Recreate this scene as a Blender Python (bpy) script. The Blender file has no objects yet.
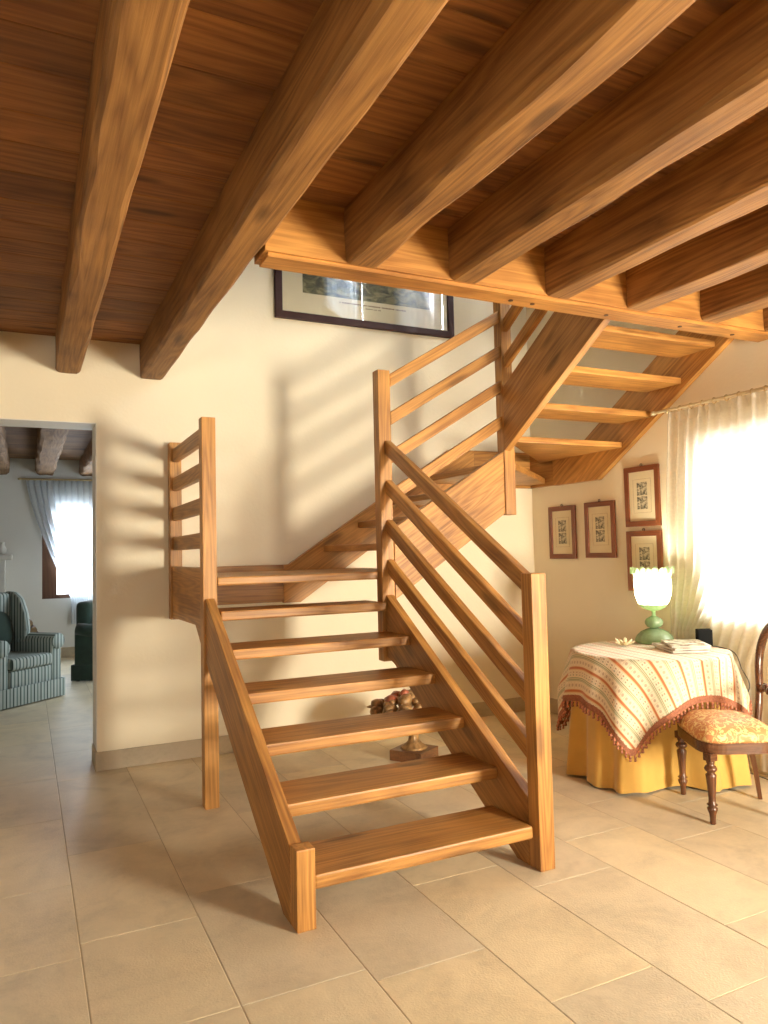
import bpy, bmesh, math, random
from mathutils import Vector, Matrix, noise
random.seed(7)
PI = math.pi
COL = bpy.context.scene.collection
SC = bpy.context.scene

# ------------------------------------------------------------------ camera
F_, YAW, PITCH, ROLL = 738.717, 0.452253145, 0.0516163631, -0.0227739492
cy, sy = math.cos(YAW), math.sin(YAW)
fwd = Vector((sy*math.cos(PITCH), cy*math.cos(PITCH), math.sin(PITCH)))
rt = Vector((cy, -sy, 0)); up0 = rt.cross(fwd)
r_ = rt*math.cos(ROLL) + up0*math.sin(ROLL); u_ = -rt*math.sin(ROLL) + up0*math.cos(ROLL)
cd = bpy.data.cameras.new('camera'); cam = bpy.data.objects.new('camera', cd); COL.objects.link(cam)
cd.sensor_fit = 'VERTICAL'; cd.sensor_height = 32; cd.lens = F_/1024*32; cd.clip_start = 0.05
cam.matrix_world = Matrix(((r_.x, u_.x, -fwd.x, 0), (r_.y, u_.y, -fwd.y, 0), (r_.z, u_.z, -fwd.z, 1.5), (0, 0, 0, 1)))
SC.camera = cam

# ------------------------------------------------------------------ materials
def newmat(name):
    m = bpy.data.materials.new(name); m.use_nodes = True
    nt = m.node_tree; nt.nodes.clear()
    out = nt.nodes.new('ShaderNodeOutputMaterial')
    return m, nt, out
def N(nt, t, **k):
    n = nt.nodes.new(t)
    for a, b in k.items():
        if a in n.inputs: n.inputs[a].default_value = b
        else: setattr(n, a, b)
    return n
def L(nt, a, b): nt.links.new(a, b)
def ramp(nt, stops, interp='LINEAR'):
    n = nt.nodes.new('ShaderNodeValToRGB'); e = n.color_ramp.elements; n.color_ramp.interpolation = interp
    while len(e) > 1: e.remove(e[-1])
    e[0].position, e[0].color = stops[0][0], (*stops[0][1], 1)
    for p, c in stops[1:]:
        x = e.new(p); x.color = (*c, 1)
    return n
def mixc(nt, fac, a, b, blend='MIX'):
    n = nt.nodes.new('ShaderNodeMix'); n.data_type = 'RGBA'; n.blend_type = blend
    for i, v in ((0, fac), (6, a), (7, b)):
        if hasattr(v, 'is_linked') or isinstance(v, bpy.types.NodeSocket): L(nt, v, n.inputs[i])
        else: n.inputs[i].default_value = v if i == 0 else (*v, 1)
    return n.outputs[2]
def math_(nt, op, a, b=None, c=None):
    n = nt.nodes.new('ShaderNodeMath'); n.operation = op
    for i, v in enumerate((a, b, c)):
        if v is None: continue
        if isinstance(v, bpy.types.NodeSocket): L(nt, v, n.inputs[i])
        else: n.inputs[i].default_value = v
    return n.outputs[0]

def plain(name, col, rough=.6, metal=0, var=.12, vscale=8, bump=.0, bscale=60, spec=.5, sheen=0, stretch=(1, 1, 1)):
    m, nt, out = newmat(name)
    b = N(nt, 'ShaderNodeBsdfPrincipled', Roughness=rough, Metallic=metal)
    b.inputs['Specular IOR Level'].default_value = spec
    if sheen: b.inputs['Sheen Weight'].default_value = sheen
    tc = N(nt, 'ShaderNodeTexCoord'); mp = N(nt, 'ShaderNodeMapping'); mp.inputs['Scale'].default_value = stretch
    L(nt, tc.outputs['Object'], mp.inputs[0])
    no = N(nt, 'ShaderNodeTexNoise', Scale=vscale, Detail=4); L(nt, mp.outputs[0], no.inputs['Vector'])
    lo = tuple(c*(1-var) for c in col); hi = tuple(min(1, c*(1+var)) for c in col)
    rp = ramp(nt, [(.3, lo), (.7, hi)]); L(nt, no.outputs['Fac'], rp.inputs[0]); L(nt, rp.outputs[0], b.inputs['Base Color'])
    if bump:
        n2 = N(nt, 'ShaderNodeTexNoise', Scale=bscale, Detail=3); L(nt, mp.outputs[0], n2.inputs['Vector'])
        bp = N(nt, 'ShaderNodeBump', Strength=bump, Distance=.01); L(nt, n2.outputs['Fac'], bp.inputs['Height']); L(nt, bp.outputs[0], b.inputs['Normal'])
    L(nt, b.outputs[0], out.inputs[0])
    return m

def wood(name, light, dark, rough=.45, grain=1.0, knots=.5, rnd=.18, attr=None, bump=.25, coat=0):
    """grain runs along the object's local X"""
    m, nt, out = newmat(name)
    b = N(nt, 'ShaderNodeBsdfPrincipled', Roughness=rough)
    b.inputs['Specular IOR Level'].default_value = .4
    tc = N(nt, 'ShaderNodeTexCoord'); oi = N(nt, 'ShaderNodeObjectInfo')
    if attr:
        at = N(nt, 'ShaderNodeAttribute', attribute_name=attr); R = at.outputs['Fac']
    else: R = oi.outputs['Random']
    off = N(nt, 'ShaderNodeCombineXYZ'); k = math_(nt, 'MULTIPLY', R, 57.0)
    L(nt, k, off.inputs[0]); L(nt, k, off.inputs[1]); L(nt, math_(nt, 'MULTIPLY', R, 31.0), off.inputs[2])
    add = N(nt, 'ShaderNodeVectorMath', operation='ADD'); L(nt, tc.outputs['Object'], add.inputs[0]); L(nt, off.outputs[0], add.inputs[1])
    def mapped(s):
        mp = N(nt, 'ShaderNodeMapping'); mp.inputs['Scale'].default_value = s; L(nt, add.outputs[0], mp.inputs[0]); return mp.outputs[0]
    big = N(nt, 'ShaderNodeTexNoise', Scale=1.0, Detail=1.5, Distortion=.25); L(nt, mapped((.55, 8*grain, 8*grain)), big.inputs['Vector'])
    rings = math_(nt, 'FRACT', math_(nt, 'MULTIPLY', big.outputs['Fac'], 11.0))
    rings = math_(nt, 'ABSOLUTE', math_(nt, 'SUBTRACT', math_(nt, 'MULTIPLY', rings, 2.0), 1.0))
    fine = N(nt, 'ShaderNodeTexNoise', Scale=1.0, Detail=5, Roughness=.65); L(nt, mapped((2.2, 110*grain, 110*grain)), fine.inputs['Vector'])
    blot = N(nt, 'ShaderNodeTexNoise', Scale=1.0, Detail=2); L(nt, mapped((2.2, 3, 3)), blot.inputs['Vector'])
    s = math_(nt, 'ADD', math_(nt, 'MULTIPLY', rings, .24), math_(nt, 'MULTIPLY', fine.outputs['Fac'], .78))
    s = math_(nt, 'ADD', s, math_(nt, 'MULTIPLY', math_(nt, 'SUBTRACT', blot.outputs['Fac'], .5), .7))
    mid = tuple((a+c)/2 for a, c in zip(light, dark))
    rp = ramp(nt, [(.22, dark), (.5, mid), (.78, light)]); L(nt, s, rp.inputs[0])
    col = rp.outputs[0]
    if knots:
        vo = N(nt, 'ShaderNodeTexVoronoi', Scale=1.0); L(nt, mapped((1.5, 5.5, 5.5)), vo.inputs['Vector'])
        kr = ramp(nt, [(.0, (1, 1, 1)), (.10, (.85, .85, .85)), (.19, (0, 0, 0))]); L(nt, vo.outputs['Distance'], kr.inputs[0])
        col = mixc(nt, math_(nt, 'MULTIPLY', kr.outputs[0], knots), col, tuple(c*.28 for c in dark))
    hs = N(nt, 'ShaderNodeHueSaturation'); L(nt, col, hs.inputs['Color'])
    L(nt, math_(nt, 'ADD', 1-rnd/2, math_(nt, 'MULTIPLY', R, rnd)), hs.inputs['Value'])
    L(nt, hs.outputs[0], b.inputs['Base Color'])
    bp = N(nt, 'ShaderNodeBump', Strength=bump, Distance=.003); L(nt, fine.outputs['Fac'], bp.inputs['Height']); L(nt, bp.outputs[0], b.inputs['Normal'])
    if coat: b.inputs['Coat Weight'].default_value = coat; b.inputs['Coat Roughness'].default_value = .2
    L(nt, b.outputs[0], out.inputs[0])
    return m

M = {}
M['oak'] = wood('golden_oak', (.57, .285, .076), (.215, .088, .022), rough=.42, rnd=.22, bump=.3, knots=.6)
M['beam'] = wood('beam_wood', (.38, .19, .056), (.125, .052, .015), rough=.6, grain=.8, rnd=.15, bump=.5, knots=.7)
M['trimmer'] = wood('trimmer_wood', (.56, .27, .068), (.25, .10, .023), rough=.5, grain=.8, rnd=.1)
M['plank'] = wood('plank_wood', (.36, .155, .044), (.14, .052, .015), rough=.6, grain=.7, rnd=.35, attr='rnd', knots=.7)
M['walnut'] = wood('walnut', (.15, .058, .023), (.05, .017, .008), rough=.25, knots=0, grain=1.4, coat=.3)
M['frame_brown'] = wood('frame_brown', (.25, .075, .026), (.15, .04, .014), rough=.35, knots=0)
M['win_wood'] = wood('window_wood', (.17, .075, .035), (.09, .035, .017), rough=.45, knots=0)
M['far_beam'] = wood('far_beam', (.34, .19, .085), (.12, .060, .025), rough=.8, grain=.6, bump=.6)
M['far_plank'] = wood('far_plank', (.27, .145, .06), (.12, .06, .026), rough=.8, attr='rnd', rnd=.3)

def plaster(name, col):
    m, nt, out = newmat(name)
    b = N(nt, 'ShaderNodeBsdfPrincipled', Roughness=.9); b.inputs['Specular IOR Level'].default_value = .15
    tc = N(nt, 'ShaderNodeTexCoord')
    n1 = N(nt, 'ShaderNodeTexNoise', Scale=1.3, Detail=3); L(nt, tc.outputs['Object'], n1.inputs['Vector'])
    rp = ramp(nt, [(.3, tuple(c*.96 for c in col)), (.7, tuple(min(1, c*1.03) for c in col))]); L(nt, n1.outputs['Fac'], rp.inputs[0]); L(nt, rp.outputs[0], b.inputs['Base Color'])
    n2 = N(nt, 'ShaderNodeTexNoise', Scale=45, Detail=4); L(nt, tc.outputs['Object'], n2.inputs['Vector'])
    bp = N(nt, 'ShaderNodeBump', Strength=.12, Distance=.01); L(nt, n2.outputs['Fac'], bp.inputs['Height']); L(nt, bp.outputs[0], b.inputs['Normal'])
    L(nt, b.outputs[0], out.inputs[0]); return m
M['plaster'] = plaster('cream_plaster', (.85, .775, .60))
M['plaster_white'] = plaster('white_plaster', (.78, .77, .72))

def stone(name, base, attr=True):
    m, nt, out = newmat(name)
    b = N(nt, 'ShaderNodeBsdfPrincipled', Roughness=.42); b.inputs['Specular IOR Level'].default_value = .35
    tc = N(nt, 'ShaderNodeTexCoord'); at = N(nt, 'ShaderNodeAttribute', attribute_name='rnd')
    off = N(nt, 'ShaderNodeVectorMath', operation='ADD'); L(nt, tc.outputs['Object'], off.inputs[0])
    k = math_(nt, 'MULTIPLY', at.outputs['Fac'], 40.0); cx = N(nt, 'ShaderNodeCombineXYZ'); L(nt, k, cx.inputs[0]); L(nt, k, cx.inputs[2]); L(nt, cx.outputs[0], off.inputs[1])
    n1 = N(nt, 'ShaderNodeTexNoise', Scale=3.2, Detail=6, Roughness=.6, Distortion=.8); L(nt, off.outputs[0], n1.inputs['Vector'])
    n3 = N(nt, 'ShaderNodeTexNoise', Scale=28, Detail=5, Roughness=.7); L(nt, off.outputs[0], n3.inputs['Vector'])
    s = math_(nt, 'ADD', math_(nt, 'MULTIPLY', n1.outputs['Fac'], .7), math_(nt, 'MULTIPLY', n3.outputs['Fac'], .3))
    lo = tuple(c*.80 for c in base); hi = tuple(min(1, c*1.12) for c in base)
    rp = ramp(nt, [(.32, lo), (.5, base), (.68, hi)]); L(nt, s, rp.inputs[0])
    hs = N(nt, 'ShaderNodeHueSaturation'); L(nt, rp.outputs[0], hs.inputs['Color'])
    L(nt, math_(nt, 'ADD', .90, math_(nt, 'MULTIPLY', at.outputs['Fac'], .17)), hs.inputs['Value'])
    L(nt, math_(nt, 'ADD', .92, math_(nt, 'MULTIPLY', at.outputs['Fac'], .22)), hs.inputs['Saturation'])
    L(nt, hs.outputs[0], b.inputs['Base Color'])
    rr = math_(nt, 'ADD', .36, math_(nt, 'MULTIPLY', n3.outputs['Fac'], .3)); L(nt, rr, b.inputs['Roughness'])
    n2 = N(nt, 'ShaderNodeTexNoise', Scale=110, Detail=3); L(nt, tc.outputs['Object'], n2.inputs['Vector'])
    h = math_(nt, 'ADD', math_(nt, 'MULTIPLY', n2.outputs['Fac'], .6), math_(nt, 'MULTIPLY', n1.outputs['Fac'], .8))
    bp = N(nt, 'ShaderNodeBump', Strength=.32, Distance=.008); L(nt, h, bp.inputs['Height']); L(nt, bp.outputs[0], b.inputs['Normal'])
    L(nt, b.outputs[0], out.inputs[0]); return m
M['stone'] = stone('limestone', (.69, .60, .43))
M['base_stone'] = stone('baseboard_stone', (.50, .42, .30))
M['plaster_low_bounce'] = plaster('low_bounce_plaster', (.50, .42, .31))  # tan in place of cream on the unseen walls, to cut bounced light
M['grout'] = plain('grout', (.40, .32, .21), .9)

M['mahogany'] = plain('dark_frame', (.040, .013, .009), .5, spec=.2)
def emis(name, col, s):
    m, nt, out = newmat(name); e = N(nt, 'ShaderNodeEmission', Strength=s); e.inputs['Color'].default_value = (*col, 1); L(nt, e.outputs[0], out.inputs[0]); return m
def glass_thin(name, tint=(1, 1, 1), gloss=.06, rough=0.0):
    m, nt, out = newmat(name)
    t = N(nt, 'ShaderNodeBsdfTransparent'); t.inputs[0].default_value = (*tint, 1)
    g = N(nt, 'ShaderNodeBsdfGlossy', Roughness=rough)
    lw = N(nt, 'ShaderNodeLayerWeight', Blend=.5); fr = math_(nt, 'ADD', math_(nt, 'MULTIPLY', math_(nt, 'POWER', lw.outputs['Facing'], 5.0), .9), .05)
    mx = N(nt, 'ShaderNodeMixShader'); L(nt, fr, mx.inputs[0]); L(nt, t.outputs[0], mx.inputs[1]); L(nt, g.outputs[0], mx.inputs[2])
    L(nt, mx.outputs[0], out.inputs[0]); return m
M['glass'] = glass_thin('window_glass')
M['pic_glass'] = glass_thin('picture_glass')
def sheer(name, col, transp=.35):
    m, nt, out = newmat(name)
    d = N(nt, 'ShaderNodeBsdfDiffuse'); d.inputs[0].default_value = (*col, 1)
    tl = N(nt, 'ShaderNodeBsdfTranslucent'); tl.inputs[0].default_value = (*col, 1)
    tr = N(nt, 'ShaderNodeBsdfTransparent')
    a = N(nt, 'ShaderNodeMixShader'); a.inputs[0].default_value = .55; L(nt, d.outputs[0], a.inputs[1]); L(nt, tl.outputs[0], a.inputs[2])
    wv = N(nt, 'ShaderNodeTexNoise', Scale=14); tc = N(nt, 'ShaderNodeTexCoord'); mp = N(nt, 'ShaderNodeMapping'); mp.inputs['Scale'].default_value = (4, 4, .2)
    L(nt, tc.outputs['Object'], mp.inputs[0]); L(nt, mp.outputs[0], wv.inputs['Vector'])
    f = math_(nt, 'ADD', transp-.08, math_(nt, 'MULTIPLY', wv.outputs['Fac'], .16))
    b = N(nt, 'ShaderNodeMixShader'); L(nt, f, b.inputs[0]); L(nt, a.outputs[0], b.inputs[1]); L(nt, tr.outputs[0], b.inputs[2])
    L(nt, b.outputs[0], out.inputs[0]); return m
M['sheer'] = sheer('sheer_cream', (.86, .83, .74), .30)
M['sheer_cool'] = sheer('sheer_white', (.80, .84, .88), .16)
M['brass'] = plain('brass', (.62, .50, .28), .35, metal=.6)
M['rod'] = plain('rod_cream', (.62, .54, .36), .4)
M['yellow'] = plain('mustard_cloth', (.62, .365, .075), .75, var=.10, vscale=5, bump=.12, bscale=300, sheen=.3)
M['tassel'] = plain('tassel', (.40, .16, .09), .7, var=.85, vscale=55)
M['fringe'] = plain('fringe_band', (.34, .13, .07), .8, var=.35, vscale=90, bump=.4, bscale=200)
M['black'] = plain('black_plastic', (.010, .011, .012), .9, spec=.1)
M['white_print'] = plain('paper_white', (.72, .70, .64), .7)
M['mat_board'] = plain('mat_board', (.74, .66, .46), .85, var=.03)
M['gilt'] = plain('gilt_wood', (.33, .19, .075), .45, metal=.25, var=.55, vscale=22, bump=.5, bscale=50)
M['gilt_dark'] = wood('pedestal_wood', (.22, .10, .04), (.10, .045, .02), rough=.45, knots=0)
M['fruit_red'] = plain('painted_fruit', (.34, .10, .05), .4, var=.4)
M['green_cloth'] = plain('dark_green_cloth', (.014, .034, .022), .9, var=.25, sheen=.3)
M['rust_cloth'] = plain('rust_cushion', (.18, .075, .035), .85, var=.25)
M['piping_gold'] = plain('gold_piping', (.42, .28, .10), .7)
M['bark'] = plain('bark', (.15, .09, .05), .9, var=.5, vscale=25, bump=.6)
M['log_end'] = plain('split_wood', (.52, .36, .20), .8, var=.25, vscale=20)
M['wicker'] = plain('wicker', (.10, .06, .035), .8, var=.4, vscale=40)
M['mantel'] = plain('mantel_stone', (.66, .64, .58), .8, var=.06, bump=.2)
M['cream_petal'] = plain('cream_petal', (.80, .70, .46), .7)
M['white_trim'] = plain('white_paint', (.74, .73, .68), .6, var=.03)
M['caster'] = plain('caster_metal', (.04, .035, .03), .35, metal=.8)
M['cable_white'] = plain('white_cable', (.66, .63, .55), .5)
M['cable_black'] = plain('dark_cable', (.03, .028, .025), .5)
M['dowel'] = plain('dark_dowel', (.07, .028, .010), .6)

def ticking():
    m, nt, out = newmat('striped_ticking')
    b = N(nt, 'ShaderNodeBsdfPrincipled', Roughness=.85)
    tc = N(nt, 'ShaderNodeTexCoord'); sp = N(nt, 'ShaderNodeSeparateXYZ'); L(nt, tc.outputs['UV'], sp.inputs[0])
    f = math_(nt, 'FRACT', math_(nt, 'MULTIPLY', sp.outputs[0], 1/.085))
    g = [(0, (.03, .055, .05)), (.10, (.03, .055, .05)), (.12, (.42, .48, .45)), (.42, (.42, .48, .45)), (.45, (.11, .16, .145)), (.60, (.13, .18, .16)), (.63, (.39, .44, .41)), (.92, (.39, .44, .41)), (.95, (.03, .055, .05))]
    rp = ramp(nt, g); L(nt, f, rp.inputs[0]); L(nt, rp.outputs[0], b.inputs['Base Color']); L(nt, b.outputs[0], out.inputs[0]); return m
M['ticking'] = ticking()
def topper_mat():
    m, nt, out = newmat('striped_topper')
    b = N(nt, 'ShaderNodeBsdfPrincipled', Roughness=.7); b.inputs['Sheen Weight'].default_value = .25
    tc = N(nt, 'ShaderNodeTexCoord'); sp = N(nt, 'ShaderNodeSeparateXYZ'); L(nt, tc.outputs['UV'], sp.inputs[0])
    U, V = sp.outputs[0], sp.outputs[1]
    per = .145
    f = math_(nt, 'FRACT', math_(nt, 'MULTIPLY', U, 1/per))
    cr, og, gr, ye = (.80, .70, .52), (.52, .16, .055), (.30, .33, .17), (.70, .52, .26)
    rp = ramp(nt, [(0, og), (.045, og), (.06, ye), (.09, ye), (.10, cr), (.42, cr), (.43, gr), (.46, gr), (.47, cr), (.49, cr), (.50, gr), (.53, gr), (.54, cr), (.57, gr), (.59, cr), (.92, cr), (.94, ye), (.965, og)])
    L(nt, f, rp.inputs[0])
    # small floral motifs in the cream bands
    def spot(c, w, perv, r):
        du = math_(nt, 'DIVIDE', math_(nt, 'SUBTRACT', f, c), w)
        dv = math_(nt, 'DIVIDE', math_(nt, 'SUBTRACT', math_(nt, 'FRACT', math_(nt, 'MULTIPLY', V, 1/perv)), .5), r)
        d = math_(nt, 'ADD', math_(nt, 'MULTIPLY', du, du), math_(nt, 'MULTIPLY', dv, dv))
        return math_(nt, 'LESS_THAN', d, 1.0)
    col = mixc(nt, math_(nt, 'MULTIPLY', spot(.20, .035, .034, .20), .7), rp.outputs[0], (.36, .16, .08))
    col = mixc(nt, math_(nt, 'MULTIPLY', spot(.32, .035, .034, .20), .7), col, (.22, .22, .13))
    col = mixc(nt, math_(nt, 'MULTIPLY', spot(.76, .07, .034, .26), .55), col, (.34, .20, .12))
    col = mixc(nt, math_(nt, 'MULTIPLY', math_(nt, 'MULTIPLY', math_(nt, 'LESS_THAN', math_(nt, 'FRACT', math_(nt, 'MULTIPLY', V, 1/.034)), .10), math_(nt, 'LESS_THAN', math_(nt, 'ABSOLUTE', math_(nt, 'SUBTRACT', math_(nt, 'FRACT', math_(nt, 'MULTIPLY', f, 2.0)), .52)), .28)), .35), col, (.35, .22, .10))
    L(nt, col, b.inputs['Base Color']); L(nt, b.outputs[0], out.inputs[0]); return m
M['topper'] = topper_mat()
def damask():
    m, nt, out = newmat('damask')
    b = N(nt, 'ShaderNodeBsdfPrincipled', Roughness=.6)
    tc = N(nt, 'ShaderNodeTexCoord')
    n = N(nt, 'ShaderNodeTexNoise', Scale=22, Detail=1.5, Distortion=1.6); L(nt, tc.outputs['Object'], n.inputs['Vector'])
    rp = ramp(nt, [(.42, (.60, .25, .09)), (.47, (.64, .30, .11)), (.50, (.80, .62, .27)), (.56, (.82, .66, .30)), (.59, (.58, .23, .09))]); L(nt, n.outputs['Fac'], rp.inputs[0])
    L(nt, rp.outputs[0], b.inputs['Base Color']); L(nt, b.outputs[0], out.inputs[0]); return m
M['damask'] = damask()
def picture_mat(name, lo, mid, hi, scale, stretch=(1, 1, 1)):
    m, nt, out = newmat(name)
    b = N(nt, 'ShaderNodeBsdfPrincipled', Roughness=.7)
    tc = N(nt, 'ShaderNodeTexCoord'); mp = N(nt, 'ShaderNodeMapping'); mp.inputs['Scale'].default_value = stretch; L(nt, tc.outputs['Object'], mp.inputs[0])
    n = N(nt, 'ShaderNodeTexNoise', Scale=scale, Detail=4, Distortion=1.0); L(nt, mp.outputs[0], n.inputs['Vector'])
    rp = ramp(nt, [(.36, lo), (.5, mid), (.62, hi)]); L(nt, n.outputs['Fac'], rp.inputs[0])
    L(nt, rp.outputs[0], b.inputs['Base Color']); L(nt, b.outputs[0], out.inputs[0]); return m
M['landscape'] = picture_mat('landscape_print', (.035, .035, .02), (.13, .12, .055), (.28, .25, .13), 9, (1, 1, 1.8))
M['engraving'] = picture_mat('engraving_print', (.05, .045, .035), (.38, .34, .24), (.68, .61, .43), 55)
M['mag_cover'] = picture_mat('magazine_cover', (.20, .10, .06), (.50, .50, .36), (.75, .72, .62), 14)
M['mag_cover2'] = picture_mat('magazine_back', (.09, .08, .07), (.30, .26, .22), (.60, .56, .50), 12)
def green_glass(name, col, trans=.5, em=0):
    m, nt, out = newmat(name)
    b = N(nt, 'ShaderNodeBsdfPrincipled', Roughness=.12)
    tc = N(nt, 'ShaderNodeTexCoord'); w = N(nt, 'ShaderNodeTexNoise', Scale=14, Distortion=1.5, Detail=2); L(nt, tc.outputs['Object'], w.inputs['Vector'])
    rp = ramp(nt, [(.2, tuple(c*.7 for c in col)), (.7, col), (.9, tuple(min(1, c*1.4+.06) for c in col))]); L(nt, w.outputs['Fac'], rp.inputs[0]); L(nt, rp.outputs[0], b.inputs['Base Color'])
    b.inputs['Coat Weight'].default_value = .5
    tl = N(nt, 'ShaderNodeBsdfTranslucent'); L(nt, rp.outputs[0], tl.inputs[0])
    mx = N(nt, 'ShaderNodeMixShader'); mx.inputs[0].default_value = trans; L(nt, b.outputs[0], mx.inputs[1]); L(nt, tl.outputs[0], mx.inputs[2])
    L(nt, mx.outputs[0], out.inputs[0]); return m
M['glass_green'] = green_glass('green_blown_glass', (.44, .60, .36), .45)
M['glass_pale'] = green_glass('pale_green_glass', (.62, .82, .52), .6)
def shade_mat():
    m, nt, out = newmat('lit_glass_shade')
    b = N(nt, 'ShaderNodeBsdfPrincipled', Roughness=.25); b.inputs['Base Color'].default_value = (.80, .90, .66, 1)
    tl = N(nt, 'ShaderNodeBsdfTranslucent'); tl.inputs[0].default_value = (.82, .93, .66, 1)
    mx = N(nt, 'ShaderNodeMixShader'); mx.inputs[0].default_value = .75; L(nt, b.outputs[0], mx.inputs[1]); L(nt, tl.outputs[0], mx.inputs[2])
    L(nt, mx.outputs[0], out.inputs[0]); return m
M['shade'] = shade_mat()
M['bulb'] = emis('bulb_glow', (1, .90, .66), 520)
M['leaves'] = plain('garden_green', (.18, .26, .10), .9, var=.5, vscale=3)

# ------------------------------------------------------------------ object helpers
WM = {}
def link(ob, parent, W):
    COL.objects.link(ob)
    if parent is not None:
        ob.parent = parent; ob.matrix_basis = WM[parent.name].inverted() @ W
    else: ob.matrix_basis = W
    WM[ob.name] = W.copy()
    return ob
def frame_from(xdir, zhint=(0, 0, 1), origin=(0, 0, 0)):
    x = Vector(xdir).normalized(); z = Vector(zhint)
    if abs(x.dot(z.normalized())) > .97: z = Vector((0, 1, 0)) if abs(x.y) < .9 else Vector((1, 0, 0))
    y = z.cross(x).normalized(); z = x.cross(y).normalized()
    o = Vector(origin)
    return Matrix(((x.x, y.x, z.x, o.x), (x.y, y.y, z.y, o.y), (x.z, y.z, z.z, o.z), (0, 0, 0, 1)))
def obj_bm(name, bm, mat, parent=None, xdir=(1, 0, 0), origin=None, smooth=False):
    """bm holds WORLD coordinates; the object gets local axes along xdir"""
    bmesh.ops.recalc_face_normals(bm, faces=bm.faces)
    if origin is None:
        c = Vector(); n = 0
        for v in bm.verts: c += v.co; n += 1
        origin = c/max(n, 1)
    W = frame_from(xdir, origin=origin); bm.transform(W.inverted())
    me = bpy.data.meshes.new(name); bm.to_mesh(me); bm.free()
    mats = mat if isinstance(mat, (list, tuple)) else [mat]
    for k in mats: me.materials.append(k)
    if smooth:
        for p in me.polygons: p.use_smooth = True
    ob = bpy.data.objects.new(name, me)
    return link(ob, parent, W)
def tag(o, label, cat, group=None, kind=None):
    o['label'] = label; o['category'] = cat
    if group: o['group'] = group
    if kind: o['kind'] = kind
    return o
def thing(name, label, cat, loc=(0, 0, 0), group=None, rz=0):
    o = bpy.data.objects.new(name, None); o.empty_display_size = .1
    W = Matrix.Translation(Vector(loc)) @ Matrix.Rotation(rz, 4, 'Z'); link(o, None, W)
    return tag(o, label, cat, group)
def structure(o): o['kind'] = 'structure'; return o

def bm_box(x0, x1, y0, y1, z0, z1, bev=0, seg=2, bm=None):
    own = bmesh.new()
    vs = [own.verts.new((x, y, z)) for x in (x0, x1) for y in (y0, y1) for z in (z0, z1)]
    for f in ((0, 1, 3, 2), (4, 6, 7, 5), (0, 4, 5, 1), (2, 3, 7, 6), (0, 2, 6, 4), (1, 5, 7, 3)): own.faces.new([vs[i] for i in f])
    if bev: bmesh.ops.bevel(own, geom=own.edges[:], offset=bev, segments=seg, profile=.6, affect='EDGES')
    if bm is None: return own
    return merge(bm, own)
def merge(bm, own, mi=0):
    mp = {}
    for v in own.verts: mp[v] = bm.verts.new(v.co)
    for f in own.faces:
        try: nf = bm.faces.new([mp[v] for v in f.verts]); nf.material_index = mi; nf.smooth = f.smooth
        except ValueError: pass
    own.free(); return bm
def bm_prism(pts, axis, a0, a1, bev=.004):
    """pts 2-D polygon; axis 0: pts=(y,z) extruded in x; 1: (x,z) in y; 2: (x,y) in z"""
    bm = bmesh.new()
    def P(p, a): return {0: (a, p[0], p[1]), 1: (p[0], a, p[1]), 2: (p[0], p[1], a)}[axis]
    A = [bm.verts.new(P(p, a0)) for p in pts]; B = [bm.verts.new(P(p, a1)) for p in pts]
    bm.faces.new(A); bm.faces.new(B[::-1])
    for i in range(len(pts)):
        j = (i+1) % len(pts); bm.faces.new([A[i], B[i], B[j], A[j]])
    bmesh.ops.recalc_face_normals(bm, faces=bm.faces)
    if bev: bmesh.ops.bevel(bm, geom=bm.edges[:], offset=bev, segments=2, profile=.6, affect='EDGES')
    return bm
def box(name, x0, x1, y0, y1, z0, z1, mat, parent=None, bev=.004, xdir=None, seg=2):
    if xdir is None:
        d = (x1-x0, y1-y0, z1-z0); i = d.index(max(d)); xdir = [(1, 0, 0), (0, 1, 0), (0, 0, 1)][i]
    return obj_bm(name, bm_box(x0, x1, y0, y1, z0, z1, bev, seg), mat, parent, xdir)
def prism(name, pts, axis, a0, a1, mat, parent=None, bev=.004, xdir=(1, 0, 0)):
    return obj_bm(name, bm_prism(pts, axis, a0, a1, bev), mat, parent, xdir)
def bm_lathe(profile, seg=32, center=(0, 0, 0), bm=None, rfun=None):
    """profile [(r,z)] bottom to top"""
    bm = bm or bmesh.new(); cx, cy_, cz = center; rows = []
    for r, z in profile:
        row = []
        for k in range(seg):
            a = 2*PI*k/seg; rr = rfun(r, z, a) if rfun else r
            row.append(bm.verts.new((cx+rr*math.cos(a), cy_+rr*math.sin(a), cz+z)))
        rows.append(row)
    for a, b in zip(rows, rows[1:]):
        for k in range(seg): bm.faces.new([a[k], a[(k+1) % seg], b[(k+1) % seg], b[k]])
    if profile[0][0] > 1e-5: bm.faces.new(rows[0][::-1])
    if profile[-1][0] > 1e-5: bm.faces.new(rows[-1])
    return bm
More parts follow.
